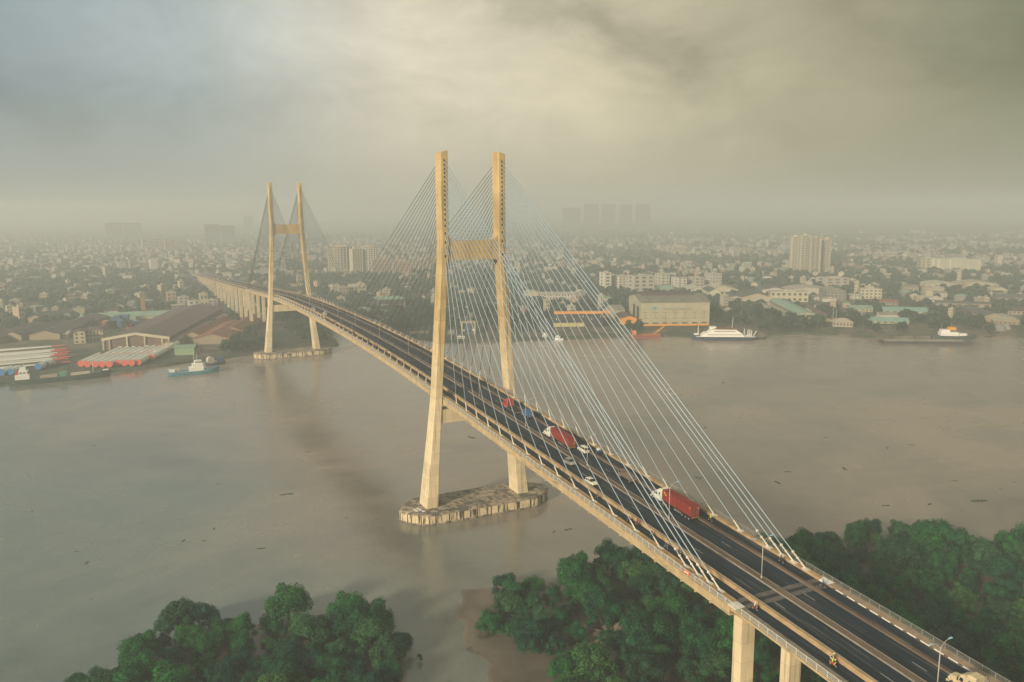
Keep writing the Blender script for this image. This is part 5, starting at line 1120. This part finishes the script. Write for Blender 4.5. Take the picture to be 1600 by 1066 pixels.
# barge moored at the left quay
o, L_ = boat('cargo_barge', 'long dark green river barge with white wheelhouse, moored at the left quay', 'barge', (15, 602), (172, 588))
hull(L_, 10, 3.4, None, 1, 1.8).build('hull', hgrn, o)
part(o, 'hatch_cover', cream, (-L_*.20, -L_*.03, -2.6, 2.6, 3.4, 4.7)); part(o, 'hatch_cover', cream, (L_*.10, L_*.30, -2.6, 2.6, 3.4, 4.7)); part(o, 'green_hatch', deckg, (-L_*.01, L_*.06, -3, 3, 3.4, 6.2))
wh = part(o, 'wheelhouse', white, (-L_*.44, -L_*.30, -4, 4, 3.6, 6.6), (-L_*.40, -L_*.31, -3.4, 3.4, 6.6, 9.4), (-L_*.39, -L_*.33, -2.6, 2.6, 9.4, 11.4))
for i in range(3): part(wh, 'window', winm, (-L_*.39+i*2.1, -L_*.39+i*2.1+1.1, -3.5, -3.39, 7.5, 8.6))
q = M(); q.tube((-L_*.35, 0, 11.3), (-L_*.35, 0, 15), .1, .08); q.tube((L_*.33, 0, 4), (L_*.33, 0, 10), .14, .1); q.build('mast', white, o); part(o, 'bow_deck', white, (L_*.43, L_*.49, -1.6, 1.6, 4.9, 5.3)); part(o, 'funnel', redp, (-L_*.435, -L_*.41, -1, 1, 6.6, 9.3))
# tug
o, L_ = boat('tug_boat', 'bright blue tug with tiered white superstructure near the left quay', 'tug', (262, 588), (342, 581))
hull(L_, 8.5, 2.6, None, 1, 2.2).build('hull', tblue, o); ss = part(o, 'superstructure', white, (-L_*.08, L_*.20, -3, 3, 2.6, 5.2), (-L_*.02, L_*.19, -2.7, 2.7, 5.2, 7.6), (L_*.03, L_*.17, -2.2, 2.2, 7.6, 9.8)); part(o, 'stern_cabin', white, (-L_*.47, -L_*.36, -2.2, 2.2, 2.6, 4.3)); part(o, 'winch_house', cream, (-L_*.34, -L_*.28, -1.5, 1.5, 2.6, 5.4))
for i in range(4): part(ss, 'window', winm, (L_*.04+i*L_*.032, L_*.04+i*L_*.032+.9, -2.31, -2.19, 8.4, 9.2))
q = M(); q.tube((L_*.08, 0, 9.8), (L_*.08, 0, 15.5), .12, .06); q.tube((L_*.02, 0, 7.6), (L_*.02, 0, 14.5), .12, .06); q.tube((L_*.08, -1.6, 13), (L_*.08, 1.6, 13), .06, .06); q.build('mast', white, o)
q = M(); [q.tube((-L_*.36+L_*.1*i/2, -2.6, 2.6), (-L_*.36+L_*.1*i/2, -2.6, 3.7), .05, .05, 4) for i in range(7)]; q.build('railing', white, o); part(o, 'deck_line', white, (-L_*.45, L_*.30, -3.85, -3.7, 2.62, 2.75))
# salvage boat behind the tug
o, L_ = boat('work_boat', 'small dark work boat with a round white drum beside the blue tug', 'boat', (322, 572), (352, 568)); hull(L_, 6, 1.6, None).build('hull', hgrn, o); q = M(); q.tube((-4, -2, 4.2), (-4, 2, 4.2), 2.6, 2.6, 14); q.build('drum', wallw, o); part(o, 'cargo_sheet', bluep, (2, 6, -2, 2, 1.6, 5.4))
# ferry
o, L_ = boat('ferry', 'white passenger ship with navy hull and two rows of portholes below the big warehouse', 'ship', (1178, 531), (1081, 530.5))
hull(L_, 12, 3.3, None, 1, 1.6).build('hull', navy, o); part(o, 'rubbing_strake', white, (-L_*.5, L_*.44, -6.06, 6.06, 3.25, 3.6))
s0 = M(); s0.prism([(-L_*.32, -5.4, 3.6), (L_*.38, -5.4, 3.6), (L_*.38, 5.4, 3.6), (-L_*.32, 5.4, 3.6)], [(-L_*.28, -5.2, 6.6), (L_*.30, -5.2, 6.6), (L_*.30, 5.2, 6.6), (-L_*.28, 5.2, 6.6)]); s0.prism([(-L_*.27, -5, 6.6), (L_*.26, -5, 6.6), (L_*.26, 5, 6.6), (-L_*.27, 5, 6.6)], [(-L_*.20, -4.8, 9.4), (L_*.20, -4.8, 9.4), (L_*.20, 4.8, 9.4), (-L_*.20, 4.8, 9.4)]); ss = s0.build('superstructure', white, o)
part(ss, 'roof_deck', cream, (-L_*.19, L_*.19, -4.5, 4.5, 9.4, 9.7)); part(ss, 'awning', rred, (-L_*.17, L_*.17, -4, 4, 10.4, 10.6)); part(ss, 'bridge_house', white, (L_*.12, L_*.22, -3, 3, 9.6, 11.8))
for zz_, n, x0, x1 in ((4.7, 20, -.27, .25), (7.6, 14, -.17, .15)):
    for i in range(n):
        x = L_*(x0+(x1-x0)*i/(n-1))
        for s in (-1, 1): part(ss, 'porthole', winm, (x-.35, x+.35, s*5.36-.06, s*5.36+.06, zz_, zz_+.8) if zz_ < 6 else (x-.35, x+.35, s*5.0-.08, s*5.0+.08, zz_, zz_+.9))
q = M(); q.tube((L_*.40, 0, 4), (L_*.40, 0, 12.5), .9, .3); q.build('fore_mast', cream, o); q = M(); q.tube((-L_*.14, 0, 9.6), (-L_*.155, 0, 21), .25, .1); q.build('aft_mast', white, o); part(o, 'fore_deck_box', white, (L_*.40, L_*.47, -2, 2, 4.4, 5.6))
for i, x in enumerate((-.34, -.40, -.43, -.46, -.49)): q = M(); q.tube((L_*x, 0, 3.5), (L_*x-(i == 4)*2.5, 0, 10-i*.5), .35, .3, 6); q.build('davit', white, o)
# red pontoon with crane boom
o, L_ = boat('crane_pontoon', 'rusty red pontoon with orange crane boom moored left of the white passenger ship', 'pontoon', (984, 527), (1042, 526)); part(o, 'hull', hred, (-L_/2, L_*.3, -5, 5, -.3, 2.6)); q = M(); q.tube((L_*.18, 0, 2.6), (L_*.55, 0, 13), .35, .25, 5); q.tube((L_*.12, 1, 2.6), (L_*.53, 0, 13), .3, .2, 5); q.build('boom', orange, o); part(o, 'cabin', orange, (-L_*.42, -L_*.34, -2, 2, 2.6, 6)); q = M(); q.tube((-L_*.45, -4.6, 2.6), (-L_*.5, -4.6, 9), .25, .2, 5); q.tube((-L_*.2, -4.9, 2.8), (L_*.28, -4.9, 2.8), .2, .2, 5); q.build('frame', orange, o)
for (A, B, lb, m_) in (((846, 529), (860, 531), 'white boat with tall cabin moored by the dark dock, left of two', white), ((866, 531), (880, 532), 'low white boat moored by the dark dock, right of two', white), ((710, 532), (735, 532), 'grey work boat moored under the slipway right of the near pylon', hgrn), ((1180, 530), (1196, 530), 'tiny dark rowing boat right of the white passenger ship', shedd)):
    o, L_ = boat('boat', lb, 'boat', A, B, 'small moored boats'); hull(L_, min(4.5, L_*.4), 1.3, None).build('hull', m_, o)
    if 'rowing' not in lb: part(o, 'cabin', white, (-L_*.3, L_*.15, -1.4, 1.4, 1.3, 3.6), (-L_*.2, 0, -1.1, 1.1, 3.6, 5.6 if 'tall' in lb else 4.2)); part(o, 'window', winm, (-L_*.25, L_*.1, -1.46, -1.39, 2.3, 3.0))
o, L_ = boat('flat_barge', 'long flat dark barge lying off the right-hand bank', 'barge', (1376, 536), (1514, 537)); part(o, 'hull', shedd, (-L_/2, L_/2, -5, 5, -.4, 2.4)); part(o, 'coaming', rgrey, (-L_*.46, L_*.44, -4, 4, 2.4, 2.9)); [part(o, 'bollard', rgrey, (x*L_-.4, x*L_+.4, -4.8, -4.1, 2.4, 3.2)) for x in (-.47, -.2, .1, .4)]
o, L_ = boat('river_ship', 'dark ship with white and orange superstructure moored behind the flat dark barge', 'ship', (1455, 529), (1522, 530)); hull(L_, 9, 3, None, 1, 2).build('hull', hgrn, o); part(o, 'superstructure', white, (-L_*.32, L_*.1, -3.5, 3.5, 3, 6.2), (-L_*.30, -L_*.1, -3, 3, 6.2, 8.4), (L_*.12, L_*.3, -3, 3, 3, 5)); part(o, 'wheelhouse', orange, (-L_*.12, L_*.04, -2.5, 2.5, 8.0, 10.6)); q = M(); q.tube((-L_*.05, 0, 10.5), (-L_*.05, 0, 16), .15, .1); q.tube((-L_*.28, 0, 8), (-L_*.28, 0, 14), .15, .1); q.build('mast', cream, o)
# ship on the slipway, with gantry frames
o, w_, h_, k = bld('slipway_ship', 'small ship under construction on the slipway seen through the near pylon', 'ship', 722, 742, 522, 17, 14, 4, mat('ship_blue', (.10, .14, .20), .6), 'flat', rgrey, 0, 2, 4); part(o, 'bridge_wing', cream, (-w_/2-.6, w_/2+.6, -1, 2, h_, h_+2.2)); 
for s in (-1, 1): part(o, 'wing_post', ygrn, (s*w_/2-.5, s*w_/2+.5, -2, -.3, 0, h_+2)); part(o, 'wing_block', white, (s*w_*.4-1, s*w_*.4+1, -1.4, .1, h_*.3, h_*.5))
q = M(); q.tube((0, 4, h_), (0, 4, h_+12), .3, .1); q.tube((-3, 4, h_), (0, 4, h_+9), .2, .1); q.build('mast', steel, o)
for i, (px, py, wpx, hpx, m_, lb) in enumerate(((706, 522, 12, 8, grw, 'grey rusty barge section left of the ship on the slipway'), (765, 518, 16, 8, rbrown, 'rust brown hull section right of the ship on the slipway'), (790, 524, 14, 6, hred, 'low red-brown hull section by the right pylon leg'), (815, 515, 22, 12, shedd, 'dark steel hull frame in the dry dock right of the pylon leg'), (842, 508, 20, 10, shedd, 'second dark steel frame nearest the orange topped building'), (655, 521, 30, 4, tanw, 'low tan barge at the bank just left of the near pylon'))):
    P = G(px, py); k = depth(P)/FPX; W2 = wpx*k/2; H2 = hpx*k; v = P-CAM; o = empty('hull_section', (P.x, P.y, 1.6), -atan2(v.x, v.y)+.08, lb, 'hull section', 'hull sections in the shipyard')
    q = M(); q.prism([(-W2, 0, 0), (W2, 0, 0), (W2, 9, 0), (-W2, 9, 0)], [(-W2*.92, 0, H2*.6), (W2*.92, 0, H2*.6), (W2, 9, H2*.6), (-W2, 9, H2*.6)]); q.build('plating', m_, o)
    for j_ in range(5): q = M(); x = -W2*.85+W2*1.7*j_/4; q.box(x-.15, x+.15, .3, .6, H2*.6, H2); q.build('frame_rib', steel if j_ % 2 else tanw, o)
    FOOT.append((P.x, P.y, 10))
for i, (px, py) in enumerate(((1549, 517), (1562, 516), (1572, 514))):
    P = G(px, py); q = M(); n = 10; r_ = (4.5, 6, 4.5)[i]; q.loft([[(r_*cos(f)*cos(2*pi*j_/n), r_*cos(f)*sin(2*pi*j_/n), r_*1.1*sin(f)) for j_ in range(n)] for f in (0, .5, 1.0, 1.45)]); tag(q.build('storage_mound', grw, None, loc=(P.x, P.y, 1.7)), ('left small', 'large middle', 'right small')[i]+' grey sheeted mound at the far right bank', 'mound', 'grey sheeted mounds'); FOOT.append((P.x, P.y, 8))

# --- houses of the town: individual near ones, the far ones as one mass
def footfree(p, m=6):
    return all((p[0]-a)**2+(p[1]-b_)**2 > (r_+m)**2 for a, b_, r_ in FOOT)
rh_ = random.Random(21)
def landok(p, mg=6):
    return inside(p, SHORE) and all(inside((p[0]+a, p[1]+b_), SHORE) for a, b_ in ((mg, 0), (-mg, 0), (0, mg), (0, -mg))) and not (-19 < p[0] < 19 and p[1] < 1260) and not (-90 < p[0]-(1260-p[1])*0 < 19 and 1260 < p[1] < 1400 and False)
HW = [cream, wallw, grw, pinkw, creamg]; HR = [rcream, rgrey, rbrown, rgreen, rred, rslate]
protos = []
for i in range(10):
    kd = ('flat', 'gx', 'hip', 'flat', 'gy', 'flat', 'gx', 'flat', 'hip', 'flat')[i]; wm_ = HW[i % 5]; rm_ = HR[(i*7+1) % 6] if kd != 'flat' else rcream
    w_, d_, h_ = ((6, 10, 9), (12, 9, 5), (11, 10, 7), (5, 12, 12), (9, 14, 5), (8, 10, 13), (18, 10, 5), (10, 12, 8), (9, 9, 6), (5, 9, 15))[i]
    o = empty('house'); walls(w_, d_, h_, kd, 2.0).build('wall', wm_, o); roof_mesh(kd, w_, d_, h_, 2.0, .4).build('roof', rm_, o)
    nf = max(1, int(h_/3.2))
    for f in range(nf):
        for c in range(2 if w_ < 8 else 3): cc = 2 if w_ < 8 else 3; win(o, -w_/2+w_*(c+.5)/cc, -.02, f*h_/nf+1.0, 1.3, .1, 1.3)
    protos.append([o, kidtree(o), True, wm_.name.split('_')[1], rm_.name.split('_')[1], kd])
cand = []; used = {}
def tryadd(u_, v_, r_, lst, kindd):
    p = G(u_, v_, 2.0); q = (p.x, p.y)
    if not landok(q) or not footfree(q, r_*.3): return
    c = (int(q[0]//14), int(q[1]//14))
    for i in (-1, 0, 1):
        for j_ in (-1, 0, 1):
            for (x, y, rr_) in used.get((c[0]+i, c[1]+j_), ()):
                if (x-q[0])**2+(y-q[1])**2 < ((rr_+r_)*.82)**2: return
    used.setdefault(c, []).append((q[0], q[1], r_)); lst.append((q[0], q[1], dcam(q)))
HC = []; TC = []
from mathutils import noise as mn
def clump(u_, v_):
    p = G(u_, v_, 2.0); return mn.noise(Vector((p.x/260, p.y/260, 3.3)))+.6*mn.noise(Vector((p.x/90, p.y/90, 7.7)))
for _ in range(6500):
    u_, v_ = rh_.uniform(-120, 1720), rh_.triangular(362, 440, 390)
    if clump(u_, v_) > -.12: tryadd(u_, v_, rh_.choice((5.5, 7, 9)), HC, 0)
for _ in range(150): tryadd(rh_.uniform(-100, 470), rh_.uniform(428, 505), 7, HC, 0)
for _ in range(150): tryadd(rh_.uniform(1130, 1700), rh_.uniform(432, 500), 7, HC, 0)
for _ in range(60): tryadd(rh_.uniform(480, 960), rh_.uniform(430, 505), 7, HC, 0)
for _ in range(4200): tryadd(rh_.uniform(-120, 1720), rh_.uniform(418, 520), 5.5, TC, 1)
for _ in range(1500): tryadd(rh_.uniform(-120, 1720), rh_.uniform(424, 470), 5.5, TC, 1)
for _ in range(500): tryadd(rh_.uniform(350, 520), rh_.uniform(470, 556), 5, TC, 1)
for _ in range(3200): tryadd(rh_.uniform(-120, 1720), rh_.uniform(366, 432), 6, TC, 1)
HC.sort(key=lambda a: a[2]); TC.sort(key=lambda a: a[2])
print('houses', len(HC), 'trees', len(TC))
adj = {'cream': 'cream', 'white': 'white', 'grey': 'grey', 'pink': 'pinkish', 'greyish': 'greenish grey'}
for i, (x, y, d) in enumerate(HC[:290]):
    e = protos[rh_.randrange(10)]; o = e[0] if e[2] else clone(e[0], e[1]); e[2] = False
    v = Vector((x-CAM.x, y-CAM.y)); o.location = (x, y, 1.65); o.rotation_euler.z = -atan2(v.x, v.y)+rh_.choice((.15, .3, .45, 1.7, -.2))+rh_.uniform(-.08, .08); s = rh_.uniform(.75, 1.15); o.scale = (s, s, s*rh_.uniform(.8, 1.1))
    u_ = pix((x, y, 3))[0]; zone = 'left of the viaduct' if u_ < 300 else ('between the far pylon and the near pylon' if u_ < 690 else ('right of the near pylon behind the shipyard' if u_ < 1130 else 'among trees on the right bank'))
    tag(o, adj[e[3]]+' house with '+('flat' if e[5] == 'flat' else e[4]+' pitched')+' roof '+zone, 'house', 'town houses '+zone)
for e in protos:
    if e[2]:
        for c, s in e[1]: bpy.data.objects.remove(c)
        bpy.data.objects.remove(e[0])
fm = M()
for (x, y, d) in HC[290:]:
    a = rh_.uniform(0, 3.14) if rh_.random() < .3 else -.5+rh_.uniform(-.2, .2); big = rh_.random() < .18; w_ = rh_.uniform(4, 9)*(2.6 if big else 1); l_ = rh_.uniform(6, 15)*(2.4 if big else 1); h_ = rh_.triangular(4, 15, 6)*(1.9 if rh_.random() < .03 else 1)*(.7 if big else 1); c_, s_ = cos(a), sin(a)
    cr = [(x+dx*c_-dy*s_, y+dx*s_+dy*c_) for dx, dy in ((-w_/2, -l_/2), (w_/2, -l_/2), (w_/2, l_/2), (-w_/2, l_/2))]; mi = rh_.randrange(5); rf = 5+rh_.randrange(6)
    b0 = len(fm.v); fm.v += [(a_, b_, 1.7) for a_, b_ in cr]+[(a_, b_, h_) for a_, b_ in cr]
    for i in range(4): fm.f.append((b0+i, b0+(i+1) % 4, b0+4+(i+1) % 4, b0+4+i)); fm.m.append(mi)
    if rh_.random() < .45:
        mx_ = [((cr[0][0]+cr[1][0])/2, (cr[0][1]+cr[1][1])/2, h_+2), ((cr[2][0]+cr[3][0])/2, (cr[2][1]+cr[3][1])/2, h_+2)]; b1 = len(fm.v); fm.v += mx_
        for f in ((b0+4, b0+5, b1), (b0+5, b0+6, b1+1, b1), (b0+6, b0+7, b1+1), (b0+7, b0+4, b1, b1+1)): fm.f.append(f); fm.m.append(rf)
    else: fm.f.append((b0+4, b0+5, b0+6, b0+7)); fm.m.append(5)
FH = [mat('far_wall_'+n_, c_, .9, .1, .02) for n_, c_ in (('cream', (.34, .31, .25)), ('white', (.40, .38, .33)), ('grey', (.22, .22, .21)), ('pink', (.32, .27, .24)), ('olive', (.27, .27, .22)))]  # muted tones: part of the distance haze is put into the wall colours
tag(fm.build('distant_houses', FH+HR), 'dense mass of small pale houses fading into haze behind the river bank', 'distant town', kind='stuff')
# trees of the far bank
tp = []
for k_ in range(5):
    me = crown_mesh('crown', leafC, make_lobes(90+k_, 5.2, 9.5, 11, .3), 900, 1.25, 30+k_); o = empty('broadleaf_tree'); trunk_mesh(8, .3, 50+k_, 2).build('trunk', bark, o); c = bpy.data.objects.new('crown', me); COL.objects.link(c); c.parent = o; tp.append([o, kidtree(o), True])
for i, (x, y, d) in enumerate(TC[:290]):
    e = tp[i % 5]; o = e[0] if e[2] else clone(e[0], e[1]); e[2] = False
    s = rh_.uniform(.7, 1.35); o.location = (x, y, 1.6); o.rotation_euler.z = rh_.uniform(0, 6.28); o.scale = (s, s, s*rh_.uniform(.8, 1.15)); u_ = pix((x, y, 3))[0]
    zone = 'on the left bank' if u_ < 370 else ('behind the far pylon and viaduct' if u_ < 560 else ('on the shipyard bank between the cables' if u_ < 1000 else 'on the right bank'))
    tag(o, 'dull green broadleaf tree '+zone, 'tree', 'broadleaf trees '+zone)
me = M(); rr_ = random.Random(9)
V = []; F = []
for (x, y, d) in TC[290:]:
    for l in range(3):
        cx_, cy_ = x+rr_.uniform(-4, 4), y+rr_.uniform(-4, 4); r_ = rr_.uniform(2.6, 4.6); zc_ = rr_.uniform(4, 8)
        b0 = len(V); nu, nv = 6, 4
        for j_ in range(nv+1):
            ph = -pi/2+pi*j_/nv
            for i in range(nu): q_ = r_*rr_.uniform(.75, 1.2); a = 2*pi*(i+.5*j_)/nu; V.append((cx_+q_*cos(ph)*cos(a), cy_+q_*cos(ph)*sin(a), zc_+q_*.85*sin(ph)))
        for j_ in range(nv):
            for i in range(nu): F.append((b0+j_*nu+i, b0+j_*nu+(i+1) % nu, b0+(j_+1)*nu+(i+1) % nu, b0+(j_+1)*nu+i))
me = bpy.data.meshes.new('distant_trees'); me.from_pydata(V, [], F); me.materials.append(leafC); me.update(); o = bpy.data.objects.new('distant_trees', me); COL.objects.link(o); tag(o, 'far belt of dull green trees between the houses', 'distant trees', kind='stuff')

# ------------------------------------------------------------------ haze
hm = bpy.data.materials.new('haze_air'); hm.use_nodes = True; t = hm.node_tree
for n in list(t.nodes): t.nodes.remove(n)
o_ = t.nodes.new('ShaderNodeOutputMaterial'); pv = t.nodes.new('ShaderNodeVolumePrincipled')
pv.inputs['Color'].default_value = (.86, .93, .96, 1); pv.inputs['Density'].default_value = 0.0005; pv.inputs['Anisotropy'].default_value = 0.15
t.links.new(pv.outputs[0], o_.inputs['Volume'])
hz = M(); hz.box(-9050, 9050, -9050, 9050, -2.5, 160); tag(hz.build('haze', hm), kind='stuff')
